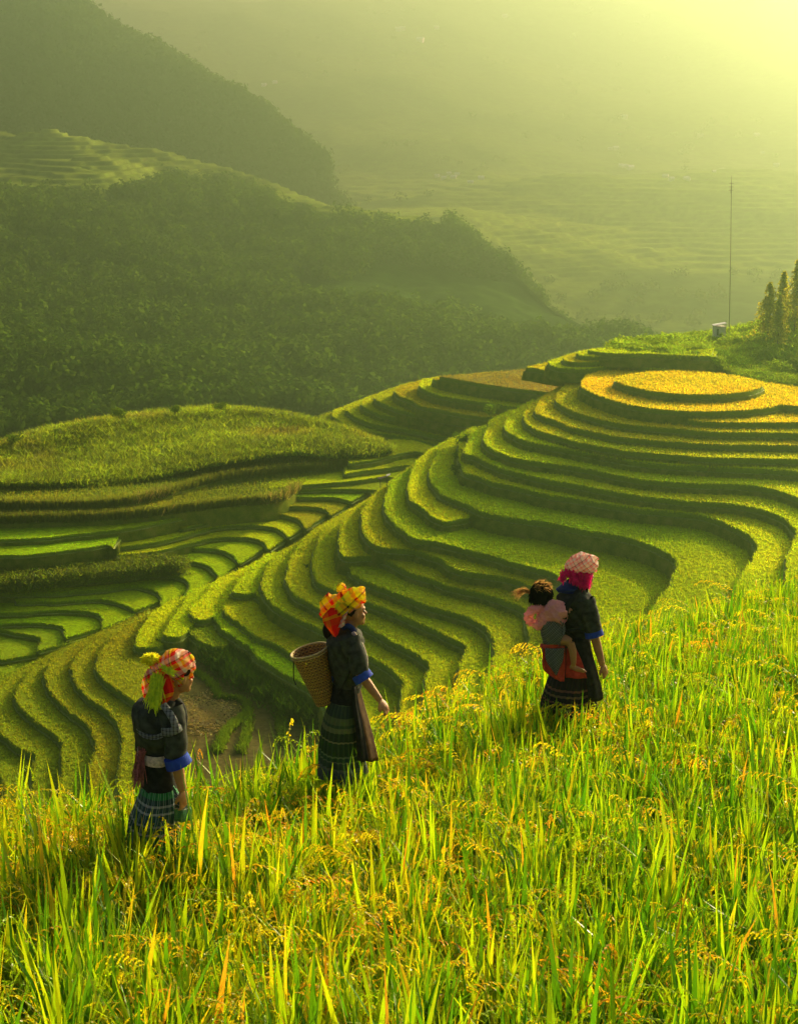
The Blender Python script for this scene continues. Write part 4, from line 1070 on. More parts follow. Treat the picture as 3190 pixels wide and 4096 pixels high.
loft(A, [(K2(752, 580), .050, .055), (K2(735, 640), .100, .120), (K2(722, 700), .125, .165), (K2(725, 830), .130, .17), (K2(735, 1000), .118, .15), (K2(745, 1140), .098, .135), (K2(742, 1185), .096, .134)], 48, 6, yaw=.3, fold=.10, seed=3)
tube(A, [S_ + [-.02, .03, .02], S_ * .5 + E_ * .5 + [0, 0, 0], E_ * .92 + S_ * .08 + [0, 0, 0]], [.078, .070, .066], 24, [.07, .068, .066], caps=False)
tube(A, [S2, S2 * .5 + E2 * .5, E2], [.075, .070, .066], 20, caps=False)
jk = crease(A.build('jacket', [M_JACKET], p2), .006, 12, 331)
A = Acc(); tube(A, [E_ * .96 + S_ * .04, E_ * .8 + W_ * .2], [.068, .072], 24, [.070, .078]); A.build('cuff', [M_BLUE], jk)
A = Acc(); tube(A, [E2 * .96 + S2 * .04, E2 * .8 + W2 * .2], [.068, .072], 20); A.build('cuff', [M_BLUE], jk)
A = Acc(); tube(A, [K2(690, 600, -.08), K2(745, 575, -.09), K2(800, 610, -.07), K2(835, 660, -.02)], [.018, .02, .02, .016], 12, [.012] * 4); A.build('collar', [M_NAVY], jk)
A = Acc(); tube(A, [K2(800, 640, -.10), K2(880, 760, -.07), K2(925, 900, -.04), K2(940, 1010, -.03)], [.014, .016, .018, .012], 10, [.008] * 4); A.build('embroidered_band', [M_SASH], jk)
A = Acc()
loft(A, [(K2(742, 1165), .098, .138), (K2(728, 1240), .100, .14), (K2(712, 1325), .108, .145)], 40, 5, yaw=.3, fold=.05, seed=5); A.build('waistband', [M_BLACK], p2)
A = Acc()
loft(A, [(K2(712, 1305), .088, .135), (K2(705, 1370), .105, .15), (K2(690, 1520), .130, .18), (K2(680, 1720), .150, .20), (K2(680, 1900), .160, .215), (K2(690, 2090), .17, .225)], 160, 8, yaw=.2, pleat=26, pamp=.05, fold=.10, seed=7)
A.build('skirt', [M_SK2], p2)
A = Acc(); flap(A, [(K2(800, 1190, -.12), K2(870, 1190, -.05)), (K2(800, 1320, -.14), K2(900, 1320, -.05)), (K2(850, 1550, -.17), K2(965, 1550, -.06)), (K2(880, 1760, -.19), K2(1020, 1760, -.07)), (K2(890, 1960, -.20), K2(1066, 1960, -.08))])
A.build('apron', [M_BROWN], p2)
A = Acc(); flap(A, [(K2(790, 1190, -.13), K2(830, 1190, -.12)), (K2(790, 1400, -.16), K2(865, 1400, -.13)), (K2(830, 1650, -.19), K2(910, 1650, -.16)), (K2(840, 1960, -.21), K2(960, 1960, -.19))]); A.build('apron_lining', [M_BLACK], p2)
# headscarf: folded square over the head, corner standing at the front, tail hanging behind
def scarf(parent, parts, material, vox=.008):
    A = Acc()
    for fn in parts: fn(A)
    return crease(remeshed(A, 'headscarf', material, parent, .006, 3), .010, 13, 311)
def slabpoly(A, pts, thick, dy=0.):
    """cloth panel: closed outline with rounded belly"""
    P = np.array(pts, float); c = P.mean(0)
    n = len(P); f = P + [0, -thick, 0] * 1; bk = P + [0, thick, 0]
    inner_f = c + (P - c) * .6 + [0, -thick * 1.9, 0]; inner_b = c + (P - c) * .6 + [0, thick * 1.9, 0]
    V = np.vstack([f, bk, inner_f, inner_b, c + [0, -thick * 2.2, 0], c + [0, thick * 2.2, 0]])
    i = np.arange(n); j = (i + 1) % n
    A.add(V, np.vstack([np.c_[i, j, j + n, i + n], np.c_[i + 2 * n, j + 2 * n, j, i], np.c_[i + n, j + n, j + 3 * n, i + 3 * n]]))
    A.add(V, np.vstack([np.c_[i + 2 * n, np.full(n, 4 * n), j + 2 * n], np.c_[i + 3 * n, j + 3 * n, np.full(n, 4 * n + 1)]]))
scarf(p2, [lambda A: ellipsoid(A, K2(745, 330, .0), (.108, .098, .088), roty(-.35)),
           lambda A: ellipsoid(A, K2(655, 370, .0), (.092, .09, .095), roty(.5)),
           lambda A: ellipsoid(A, K2(860, 240, -.01), (.042, .075, .040), roty(-.5)),
           lambda A: tube(A, [K2(800, 250), K2(905, 195), K2(918, 200)], [.05, .018, .008], 12),
           lambda A: tube(A, [K2(880, 230, -.03), K2(905, 290, -.03), K2(905, 335, -.02)], [.022, .02, .012], 10),
           lambda A: ellipsoid(A, K2(680, 175, 0), (.036, .04, .040), roty(.3)),
           lambda A: tube(A, [K2(600, 320), K2(540, 360), K2(500, 440), K2(478, 490)], [.07, .055, .03, .01], 12)], M_SC2)
A = Acc()
flap(A, [(K2(570, 390, -.09), K2(690, 400, -.10)), (K2(490, 480, -.08), K2(690, 470, -.11)), (K2(500, 540, -.08), K2(672, 560, -.10)), (K2(560, 620, -.08), K2(660, 620, -.10)), (K2(600, 680, -.08), K2(640, 670, -.09))], .03, wav=.012)
A.build('scarf_tail', [M_REDTAIL], p2)
A = Acc(); flap(A, [(K2(640, 330, -.105), K2(780, 330, -.105)), (K2(610, 400, -.115), K2(760, 400, -.12)), (K2(650, 470, -.12), K2(690, 470, -.12))], .012, wav=.006); A.build('scarf_corner', [M_SC2], p2)
A = Acc(); flap(A, [(K2(700, 430, -.10), K2(760, 400, -.10)), (K2(680, 500, -.11), K2(725, 500, -.10)), (K2(650, 590, -.11), K2(715, 570, -.10))], .02, wav=.01); A.build('scarf_tail', [M_SC3], p2)
A = Acc(); ellipsoid(A, K2(775, 395, -.0), (.075, .083, .075), roty(-.2)); ellipsoid(A, K2(560, 620, .03), (.05, .06, .07)); A.build('hair', [M_HAIR], p2)
# basket
bk = empty('basket', K2(515, 1385), 'tall woven bamboo back basket with an open pale rim, strapped to the middle woman', 'basket')
def weave_mat():
    m, nt, b = mat('bamboo_weave')
    at = nt.nodes.new('ShaderNodeAttribute'); at.attribute_name = 'tint'
    sp = nt.nodes.new('ShaderNodeSeparateXYZ'); nt.links.new(at.outputs['Vector'], sp.inputs[0])
    def wave(out, n, ph=0):
        mu = nt.nodes.new('ShaderNodeMath'); mu.operation = 'MULTIPLY_ADD'; mu.inputs[1].default_value = n * 2 * math.pi; mu.inputs[2].default_value = ph; nt.links.new(out, mu.inputs[0])
        s = nt.nodes.new('ShaderNodeMath'); s.operation = 'SINE'; nt.links.new(mu.outputs[0], s.inputs[0]); return s.outputs[0]
    a, c = wave(sp.outputs[0], 26), wave(sp.outputs[1], 17)
    pr = nt.nodes.new('ShaderNodeMath'); pr.operation = 'MULTIPLY'; nt.links.new(a, pr.inputs[0]); nt.links.new(c, pr.inputs[1])
    ro = nt.nodes.new('ShaderNodeMath'); ro.operation = 'MULTIPLY_ADD'; ro.inputs[1].default_value = .5; nt.links.new(c, ro.inputs[0]); nt.links.new(pr.outputs[0], ro.inputs[2])
    r = nt.nodes.new('ShaderNodeValToRGB'); e = r.color_ramp.elements
    mr = nt.nodes.new('ShaderNodeMapRange'); mr.inputs[1].default_value = -1.5; mr.inputs[2].default_value = 1.5; nt.links.new(ro.outputs[0], mr.inputs[0])
    e[0].color = (.13, .06, .012, 1); e[0].position = .2; e[1].color = (.50, .30, .06, 1); e[1].position = .75
    nt.links.new(mr.outputs[0], r.inputs[0]); nt.links.new(r.outputs[0], b.inputs['Base Color']); b.inputs['Roughness'].default_value = .6
    bp = nt.nodes.new('ShaderNodeBump'); bp.inputs['Strength'].default_value = 1; bp.inputs['Distance'].default_value = .01
    nt.links.new(mr.outputs[0], bp.inputs['Height']); nt.links.new(bp.outputs[0], b.inputs['Normal'])
    return m
M_WEAVE = weave_mat(); M_RIM = simple('bamboo_rim', (.52, .40, .16), .5, .2, 60, .3)
top, bot = K2(350, 828, .02), K2(520, 1375, .02)
ax = top - bot; ax /= np.linalg.norm(ax); Ra, Rb = .136, .068
A = Acc()
prof = [(0, .60), (.02, .74), (.12, .83), (.4, .90), (.7, .96), (1, 1.0)]
pts = [bot + (top - bot) * t for t, _ in prof]; rad = [Rb + (Ra - Rb) * t for t, _ in prof]
rad[0] *= .8
tube(A, pts, rad, 64, caps=False, uvt=True, up=np.array([1., 0, .3])); tube(A, [bot, bot + ax * .01], [Rb * .75, Rb * .8], 32)
tube(A, pts[::-1], [r - .006 for r in rad[::-1]], 64, caps=False, uvt=True, up=np.array([1., 0, .3]))
A.build('wall', [M_WEAVE], bk)
A = Acc(); s_, t_ = frame(ax)[1:]; a = np.linspace(0, 2 * np.pi, 40)
ring = top + np.outer(np.cos(a), s_) * Ra + np.outer(np.sin(a), t_) * Ra
tube(A, ring, .0075, 8); tube(A, ring - ax * .018, .005, 8); A.build('rim', [M_RIM], bk)
for pl in ([K2(640, 1290, -.10), K2(700, 1180, -.15), K2(765, 1050, -.17), K2(745, 900, -.19), K2(700, 790, -.16)], [K2(640, 1290, .12), K2(720, 1150, .2), K2(760, 1000, .2), K2(690, 740, .2)], [K2(192, 930, .0), K2(190, 1100, .0), K2(215, 1180, .0)]):
    A = Acc(); tube(A, pl, .0045, 8); A.build('strap', [M_BLACK], bk)

# ---- woman nearest the camera (left)
Y1 = 9.0
def K1(cx, cy, dy=0.): return at_y([(450 + .412 * cx, 2500 + .412 * cy)], Y1 + dy)[0]
b1 = base_of(K1(450, 1700)[0], Y1)
p1 = empty('person', b1, 'woman with red checked scarf, yellow pompom and lime fringe, wide blue cuff', 'person', 'women walking in single file through the rice')
A = Acc(); fw1 = np.array([.80, .60, 0])
loc, Rm = head(A, K1(640, 490), fw1, 1.0, .1)
tube(A, [K1(600, 580), K1(520, 740)], [.052, .062], 16)
loft(A, [(K1(520, 690), .055, .05), (K1(450, 760), .115, .12), (K1(440, 870), .135, .15), (K1(445, 1050), .13, .14), (K1(440, 1230), .09, .12), (K1(450, 1450), .080, .11), (K1(450, 1560), .07, .10)], 28, 4, yaw=.5, uvt=False, cap_top=True)
ellipsoid(A, K1(450, 1540), (.07, .10, .07))
S_, E_, W_ = K1(600, 850, -.13), K1(615, 1290, -.15), K1(678, 1600, -.17)
arm(A, S_, E_, W_, (.047, .038, .027)); hand(A, W_, K1(695, 1700, -.17) - W_, np.array([-.7, .5, 0.]), .8, .95, 1)
S2, E2, W2 = K1(330, 850, .17), K1(330, 1200, .24), K1(420, 1450, .3)
arm(A, S2, E2, W2); hand(A, W2, np.array([.4, .1, -.8]), np.array([.8, 0, .3]), .8, .95, -1)
legs(A, K1(435, 1640), b1, r=.05, stride=.05)
remeshed(A, 'body', M_SKIN, p1, .0065); eyes(p1, loc, Rm)
A = Acc()
loft(A, [(K1(500, 690), .060, .06), (K1(440, 735), .115, .12), (K1(425, 800), .138, .15), (K1(425, 900), .143, .165), (K1(435, 1010), .138, .165), (K1(440, 1110), .125, .15), (K1(425, 1190), .100, .13), (K1(420, 1230), .096, .13)], 56, 6, yaw=.4, fold=.10, seed=13)
tube(A, [S_ + [-.03, .02, .03], S_ * .55 + E_ * .45, E_ * .96 + S_ * .04], [.080, .072, .066], 24, [.07, .066, .066], caps=False)
tube(A, [S2, S2 * .5 + E2 * .5, E2], [.075, .070, .066], 20, caps=False)
jk = crease(A.build('jacket', [M_JACKET], p1), .006, 12, 341)
A = Acc(); tube(A, [E_ * .95 + S_ * .05 - [0, .005, 0], E_ * .78 + W_ * .22 + [.012, 0, 0]], [.072, .080], 28, [.074, .084]); A.build('cuff', [M_BLUE], jk)
A = Acc(); tube(A, [E2 * .95 + S2 * .05, E2 * .8 + W2 * .2], [.068, .072], 20); A.build('cuff', [M_BLUE], jk)
def trim(pl, w, parent, material, name='trim_band'):
    A = Acc(); tube(A, pl, [w] * len(pl), 10, [.006] * len(pl), up=np.array([0, 0, 1.]) if abs((np.array(pl[-1]) - pl[0])[2]) < abs((np.array(pl[-1]) - pl[0])[0]) else np.array([1., 0, 0])); A.build(name, [material], parent)
M_TRIM = striped('pale_trim', [(0, (.42, .45, .43)), (.6, (.06, .065, .065))], [(0, (.42, .45, .43)), (.4, (.10, .11, .11)), (.6, (.40, .40, .36))], 45, 45, .5, coord='o')
trim([K1(208, 950, -.05), K1(260, 1030, -.12), K1(340, 1075, -.165), K1(430, 1080, -.185), K1(500, 1050, -.19)], .010, jk, M_TRIM)
trim([K1(222, 985, -.06), K1(270, 1062, -.13), K1(345, 1102, -.17), K1(430, 1106, -.187), K1(500, 1082, -.19)], .004, jk, M_TRIM)
trim([K1(490, 770, -.15), K1(550, 850, -.19), K1(595, 930, -.21), K1(615, 1000, -.215)], .022, jk, M_TRIM)
trim([K1(480, 1040, -.205), K1(560, 1040, -.222), K1(630, 1010, -.21), K1(668, 985, -.17)], .026, jk, M_TRIM)
A = Acc(); tube(A, [K1(560, 700, -.02), K1(640, 760, 0), K1(680, 880, .02), K1(685, 1080, .02)], [.02, .028, .03, .02], 12, [.03] * 4); A.build('lapel', [M_BLACK], jk)
A = Acc(); loft(A, [(K1(430, 1190), .098, .135), (K1(445, 1300), .092, .128), (K1(450, 1430), .100, .135), (K1(452, 1560), .105, .14)], 40, 5, yaw=.4, fold=.04, seed=15); A.build('waistband', [M_BLACK], p1)
A = Acc(); loft(A, [(K1(420, 1195), .104, .142), (K1(420, 1250), .106, .146), (K1(425, 1295), .102, .142)], 40, 5, yaw=.4, fold=.12, seed=17)
sa = A.build('sash', [M_SASH], p1)
A = Acc(); r0 = np.repeat(K1(285, 1230, -.12)[None], 60, 0) + rng.normal(0, .012, (60, 3)); strands(A, r0, K1(262, 1530, -.12)[None] + rng.normal(0, .022, (60, 3)), .007, 0, .006)
A.build('tassel', [cloth('tassel_pink', (.30, .10, .10), .5, 60)], sa)
A = Acc(); loft(A, [(K1(455, 1545), .104, .142), (K1(450, 1650), .118, .155), (K1(430, 1800), .138, .175), (K1(400, 1950), .155, .19), (K1(402, 2150), .17, .21)], 160, 8, yaw=.35, pleat=24, pamp=.05, fold=.10, seed=19)
A.build('skirt', [M_SK1], p1)
A = Acc(); flap(A, [(K1(590, 1560, -.12), K1(640, 1600, -.1)), (K1(600, 1680, -.15), K1(700, 1690, -.1)), (K1(600, 1800, -.16), K1(765, 1800, -.08)), (K1(600, 1900, -.16), K1(755, 1900, -.08))]); A.build('skirt_flap', [M_SK1], p1)
scarf(p1, [lambda A: ellipsoid(A, K1(625, 365), (.098, .10, .075), roty(.1)),
           lambda A: ellipsoid(A, K1(580, 400, -.01), (.09, .09, .075), roty(.35)),
           lambda A: tube(A, [K1(700, 300), K1(765, 330), K1(765, 440), K1(735, 530)], [.03, .024, .02, .008], 12),
           lambda A: tube(A, [K1(560, 430, -.08), K1(650, 500, -.06), K1(655, 610, -.03)], [.04, .026, .012], 12),
           lambda A: ellipsoid(A, K1(540, 510, -.02), (.06, .075, .085), roty(.3)),
           lambda A: tube(A, [K1(520, 440, -.03), K1(460, 420, -.02), K1(400, 370, -.02)], [.05, .035, .03], 12)], M_SC1)
A = Acc()
cen = K1(375, 345, -.02); D = rng.normal(size=(420, 3)); D /= np.linalg.norm(D, axis=1)[:, None]; D[:, 2] = D[:, 2] * .7 + .1
strands(A, np.repeat(cen[None], 420, 0), cen + D * [.056, .05, .05], .010, .01, .004)
ellipsoid(A, cen, (.038, .036, .032)); A.build('pompom', [M_YELFR], p1)
A = Acc(); flap(A, [(K1(340, 430, -.06), K1(420, 430, -.08)), (K1(295, 520, -.06), K1(400, 520, -.09)), (K1(285, 600, -.06), K1(370, 620, -.09)), (K1(300, 700, -.06), K1(340, 700, -.08))], .02); A.build('scarf_tail', [M_SC1], p1)
A = Acc(); flap(A, [(K1(480, 480, -.10), K1(560, 480, -.10)), (K1(490, 580, -.11), K1(590, 590, -.10)), (K1(500, 680, -.11), K1(590, 680, -.10)), (K1(480, 770, -.12), K1(510, 770, -.12))], .03); A.build('scarf_tail', [M_REDTAIL], p1)
A = Acc(); strands(A, K1(430, 500, -.12)[None] + rng.normal(0, 1, (160, 3)) * [.020, .01, .012], K1(405, 770, -.16)[None] + rng.normal(0, 1, (160, 3)) * [.028, .01, .030], .008, 0, .004)
strands(A, K1(500, 420, -.10)[None] + rng.normal(0, 1, (40, 3)) * [.015, .01, .01], K1(600, 470, -.12)[None] + rng.normal(0, 1, (40, 3)) * [.01, .01, .01], .008, 0, .004)
A.build('fringe', [M_LIMEFR], p1)
A = Acc(); ellipsoid(A, K1(650, 430, -.0), (.07, .08, .06)); A.build('hair', [M_HAIR], p1)

# ---- woman carrying the child (right)
Y3 = 13.3
def K3(cx, cy, dy=0.): return at_y([(2000 + .3433 * cx, 2150 + .3433 * cy)], Y3 + dy)[0]
b3 = base_of(K3(860, 1700)[0], Y3)
p3 = empty('person', b3, 'woman with a cream checked headscarf and magenta fringe carrying a child on her back', 'person', 'women walking in single file through the rice')
A = Acc(); fw3 = np.array([.62, .78, 0])
loc, Rm = head(A, K3(985, 430), fw3, 1.0)
tube(A, [K3(950, 500), K3(900, 640)], [.052, .062], 16)
loft(A, [(K3(900, 620), .05, .05), (K3(870, 680), .10, .12), (K3(880, 780), .12, .16), (K3(890, 960), .11, .14), (K3(890, 1150), .09, .12), (K3(870, 1350), .11, .14), (K3(860, 1450), .11, .14)], 28, 4, yaw=.6, uvt=False, cap_top=True)
ellipsoid(A, K3(860, 1440), (.12, .14, .09))
S_, E_, W_ = K3(1015, 765, -.14), K3(1085, 1110, -.15), K3(1185, 1480, -.18)
arm(A, S_, E_, W_, (.047, .040, .027)); hand(A, W_, K3(1230, 1590, -.18) - W_, np.array([-.6, .6, -.1]), .9, .98, 1)
S2, E2, W2 = K3(770, 765, .17), K3(760, 1100, .25), K3(860, 1380, .3)
arm(A, S2, E2, W2); hand(A, W2, np.array([.4, .1, -.8]), np.array([.8, 0, .3]), .8, .95, -1)
legs(A, K3(830, 1480), b3, stride=.10)
remeshed(A, 'body', M_SKIN, p3, .007); eyes(p3, loc, Rm)
A = Acc()
loft(A, [(K3(930, 560), .050, .055), (K3(905, 610), .085, .09), (K3(870, 655), .125, .14), (K3(860, 710), .145, .165), (K3(885, 840), .145, .17), (K3(900, 980), .130, .155), (K3(905, 1100), .108, .135), (K3(900, 1170), .105, .13)], 48, 6, yaw=.5, fold=.10, seed=23)
tube(A, [S_ + [-.02, .02, .03], S_ * .5 + E_ * .5, E_ * .97 + S_ * .03], [.082, .075, .072], 24, [.075, .072, .070], caps=False)
tube(A, [S2, S2 * .5 + E2 * .5, E2], [.075, .070, .066], 20, caps=False)
jk = crease(A.build('jacket', [M_JACKET], p3), .006, 12, 351)
A = Acc(); tube(A, [E_ * .93 + S_ * .07, E_ * .90 + W_ * .10], [.077, .082], 28, [.076, .080]); A.build('cuff', [M_BLUE], jk)
A = Acc(); loft(A, [(K3(850, 500, .02), .055, .06), (K3(810, 560, .0), .075, .08), (K3(775, 615, .0), .088, .11)], 32, 5, yaw=.5, fold=.05); A.build('collar', [M_NAVY], jk)
A = Acc(); loft(A, [(K3(900, 1150), .100, .132), (K3(885, 1280), .112, .145), (K3(880, 1400), .12, .15)], 40, 5, yaw=.5, fold=.05, seed=25); A.build('waistband', [M_BLACK], p3)
A = Acc(); loft(A, [(K3(880, 1230), .105, .14), (K3(850, 1360), .125, .16), (K3(820, 1560), .170, .19), (K3(800, 1750), .205, .215), (K3(800, 1900), .225, .235), (K3(800, 2080), .235, .245)], 170, 8, yaw=.4, pleat=26, pamp=.05, fold=.10, seed=27)
A.build('skirt', [M_SK3], p3)
A = Acc(); flap(A, [(K3(870, 1170, -.16), K3(1030, 1180, -.10)), (K3(870, 1350, -.19), K3(1070, 1350, -.11)), (K3(960, 1560, -.21), K3(1130, 1560, -.12)), (K3(1010, 1750, -.22), K3(1180, 1750, -.12)), (K3(1020, 1900, -.22), K3(1200, 1900, -.12))]); A.build('apron', [M_BLACK], p3)
A = Acc(); flap(A, [(K3(770, 1290, -.19), K3(880, 1290, -.2)), (K3(765, 1450, -.2), K3(950, 1450, -.21)), (K3(760, 1630, -.215), K3(1010, 1640, -.22))]); A.build('red_panel', [M_RED], p3)
scarf(p3, [lambda A: ellipsoid(A, K3(960, 300), (.128, .12, .092), roty(.1)), lambda A: ellipsoid(A, K3(900, 330, -.01), (.10, .10, .075), roty(.3)),
           lambda A: tube(A, [K3(1040, 280), K3(1115, 300), K3(1105, 400)], [.04, .022, .008], 12),
           lambda A: tube(A, [K3(1080, 240), K3(1138, 247)], [.02, .006], 10),
           lambda A: tube(A, [K3(840, 330), K3(775, 325), K3(790, 400)], [.04, .022, .012], 12)], M_SC3)
A = Acc()
for cx, cy, ex, ey, nn in ((760, 400, 715, 500, 60), (850, 400, 870, 530, 90), (930, 410, 950, 560, 90), (1000, 420, 1000, 580, 80)):
    strands(A, K3(cx, cy, -.08)[None] + rng.normal(0, 1, (nn, 3)) * [.025, .015, .012], K3(ex, ey, -.10)[None] + rng.normal(0, 1, (nn, 3)) * [.020, .012, .015], .012, 0, .004)
A.build('fringe', [M_MAGENTA], p3)
A = Acc(); ellipsoid(A, K3(940, 420, .0), (.085, .085, .075)); tube(A, [K3(1000, 560, -.08), K3(1010, 640, -.09)], [.02, .006], 8); A.build('hair', [M_HAIR], p3)
# child on her back
cb = K3(640, 1280, -.12)
p4 = empty('person', cb, 'small child in pink hooded fleece on the back of the right woman', 'person')
A = Acc()
loc, Rm = head(A, K3(480, 690, -.10), np.array([.85, .5, 0]), .98, .4)
loft(A, [(K3(560, 790, -.11), .05, .05), (K3(590, 860, -.12), .10, .10), (K3(600, 1050, -.12), .10, .10), (K3(610, 1220, -.12), .09, .09), (K3(620, 1270, -.12), .05, .05)], 24, 4, uvt=False, cap_top=True)
tube(A, [K3(500, 740, -.1), K3(570, 820, -.11)], [.04, .05], 12)
Kn, An = K3(815, 1225, -.24), K3(850, 1480, -.25)
tube(A, [K3(640, 1230, -.15), K3(740, 1190, -.22), Kn], [.05, .045, .036], 14); tube(A, [Kn, (Kn + An) / 2 + [.008, -.005, .01], An], [.034, .032, .022], 14)
tube(A, [An + [-.025, 0, -.012], K3(890, 1530, -.25), K3(980, 1558, -.26)], [.024, .024, .016], 12, [.02, .018, .011])
for k in range(5): ellipsoid(A, K3(978 + 5 * k, 1550 + 4 * k, -.262 + .008 * k), (.008, .006, .006))
tube(A, [K3(620, 1230, -.0), K3(700, 1240, .1), K3(800, 1300, .2)], [.05, .04, .03], 12)
tube(A, [K3(560, 830, -.2), K3(640, 900, -.22), K3(730, 870, -.2)], [.04, .036, .026], 12); hand(A, K3(740, 860, -.2), np.array([.8, .2, .3]), np.array([0, .5, -.8]), .8, .55, 1)
remeshed(A, 'body', M_SKIN, p4, .006); eyes(p4, loc, Rm, .9)
A = Acc()
tube(A, [K3(590, 800, -.12), K3(600, 900, -.13), K3(610, 1000, -.13)], [.10, .13, .12], 24, [.10, .12, .11])
tube(A, [K3(560, 870, -.2), K3(650, 860, -.23), K3(745, 830, -.22)], [.07, .085, .07], 20, [.06, .075, .06])
tube(A, [K3(500, 830, -.16), K3(400, 840, -.17), K3(335, 890, -.15), K3(345, 970, -.14), K3(430, 1010, -.15), K3(540, 960, -.18)], [.030, .036, .034, .036, .042, .045], 16)
tube(A, [K3(450, 1000, -.14), K3(400, 1035, -.13)], [.05, .03], 14)
ellipsoid(A, K3(520, 900, -.12), (.07, .06, .07)); ellipsoid(A, K3(700, 790, -.19), (.05, .05, .03)); ellipsoid(A, K3(600, 780, -.17), (.05, .05, .03))
fl = remeshed(A, 'hooded_jacket', M_PINK, p4, .0055, 2)
crease(fl, .016, 15, 321)
A = Acc(); ellipsoid(A, K3(468, 670, -.105), (.084, .080, .084), roty(.3)); ellipsoid(A, K3(430, 700, -.11), (.06, .06, .07)); ellipsoid(A, K3(520, 650, -.11), (.055, .06, .06))
cen = K3(470, 660, -.1); D = rng.normal(size=(700, 3)); D /= np.linalg.norm(D, axis=1)[:, None]; D[:, 2] = np.abs(D[:, 2]) * 1.0 - .35; D /= np.linalg.norm(D, axis=1)[:, None]
strands(A, cen + D * [.078, .074, .076] + [0, 0, .03], cen + D * [.094, .09, .092] - [0, 0, .05], .009, .014, .004, 3); A.build('hair', [M_HAIR], p4)
M_SUNHAIR = simple('sunlit_hair', (.42, .24, .07), .6, .3, 60, .2, .3); b_ = M_SUNHAIR.node_tree.nodes['Principled BSDF']; thin_cloth(M_SUNHAIR, M_SUNHAIR.node_tree, b_, b_.inputs['Base Color'].links[0].from_socket, .6)  # black hair with the sun's golden glow painted in as lighter brown
Dt = D[(D[:, 2] > .25) & (D[:, 0] > -.5)][:220]; A = Acc(); strands(A, cen + Dt * [.082, .078, .08] + [-.02, 0, .02], cen + Dt * [.100, .094, .104] + [.012, 0, .010], .004, .01, .006); A.build('sunlit_loose_hair', [M_SUNHAIR], p4)  # strands on top carry the rim light in their colour
A = Acc(); strands(A, K3(350, 640, -.1)[None] + rng.normal(0, .006, (70, 3)), K3(180, 670, -.1)[None] + rng.normal(0, 1, (70, 3)) * [.03, .015, .018], .004, .035, .004)
A.build('ponytail', [M_SUNHAIR], p4)  # sunlit gold put into the ponytail's colour too
# cloth carrier
cr = empty('baby_carrier', K3(620, 1600, -.14), 'grey embroidered cloth carrier with red panels holding the small child', 'baby carrier')
A = Acc(); tube(A, [K3(605, 965, -.15), K3(605, 1040, -.16), K3(612, 1130, -.16), K3(590, 1215, -.15), K3(570, 1250, -.14)], [.100, .108, .108, .085, .05], 28, [.10, .115, .115, .09, .05])
pk = crease(A.build('pouch', [M_GREY], cr), .007, 14, 361)
trim([K3(690, 960, -.26), K3(735, 1040, -.25), K3(730, 1120, -.25), K3(640, 1200, -.255), K3(560, 1235, -.25)], .006, pk, M_TRIM)
A = Acc(); tube(A, [K3(700, 1190, -.22), K3(620, 1250, -.24), K3(540, 1280, -.22), K3(480, 1260, -.15)], [.03, .035, .03, .02], 14, [.02] * 4); A.build('red_binding', [M_RED], cr)
A = Acc(); flap(A, [(K3(490, 1260, -.22), K3(750, 1260, -.22)), (K3(490, 1420, -.235), K3(755, 1420, -.235)), (K3(500, 1540, -.24), K3(752, 1550, -.245)), (K3(640, 1650, -.25), K3(742, 1680, -.25))]); A.build('red_panel', [M_RED], cr)
A = Acc(); flap(A, [(K3(520, 1290, -.25), K3(745, 1290, -.25)), (K3(530, 1430, -.262), K3(730, 1420, -.262)), (K3(600, 1540, -.27), K3(690, 1520, -.27)), (K3(640, 1600, -.272), K3(660, 1600, -.272))]); A.build('embroidered_panel', [M_GREY], cr)
A = Acc(); tube(A, [K3(900, 625, -.13), K3(840, 720, -.19), K3(775, 800, -.22), K3(745, 950, -.22)], [.02, .026, .026, .02], 12, [.010] * 4); A.build('strap', [M_BLACK], cr)
A = Acc(); tube(A, [K3(890, 620, -.12), K3(780, 612, -.14), K3(670, 625, -.1)], [.014] * 3, 12, [.008] * 3); A.build('strap', [M_NAVY], cr)
A = Acc(); tube(A, [K3(740, 1120, -.2), K3(840, 1080, -.22), K3(960, 1100, -.19)], [.02, .018, .02], 12, [.008] * 3); A.build('strap', [M_BLACK], cr)
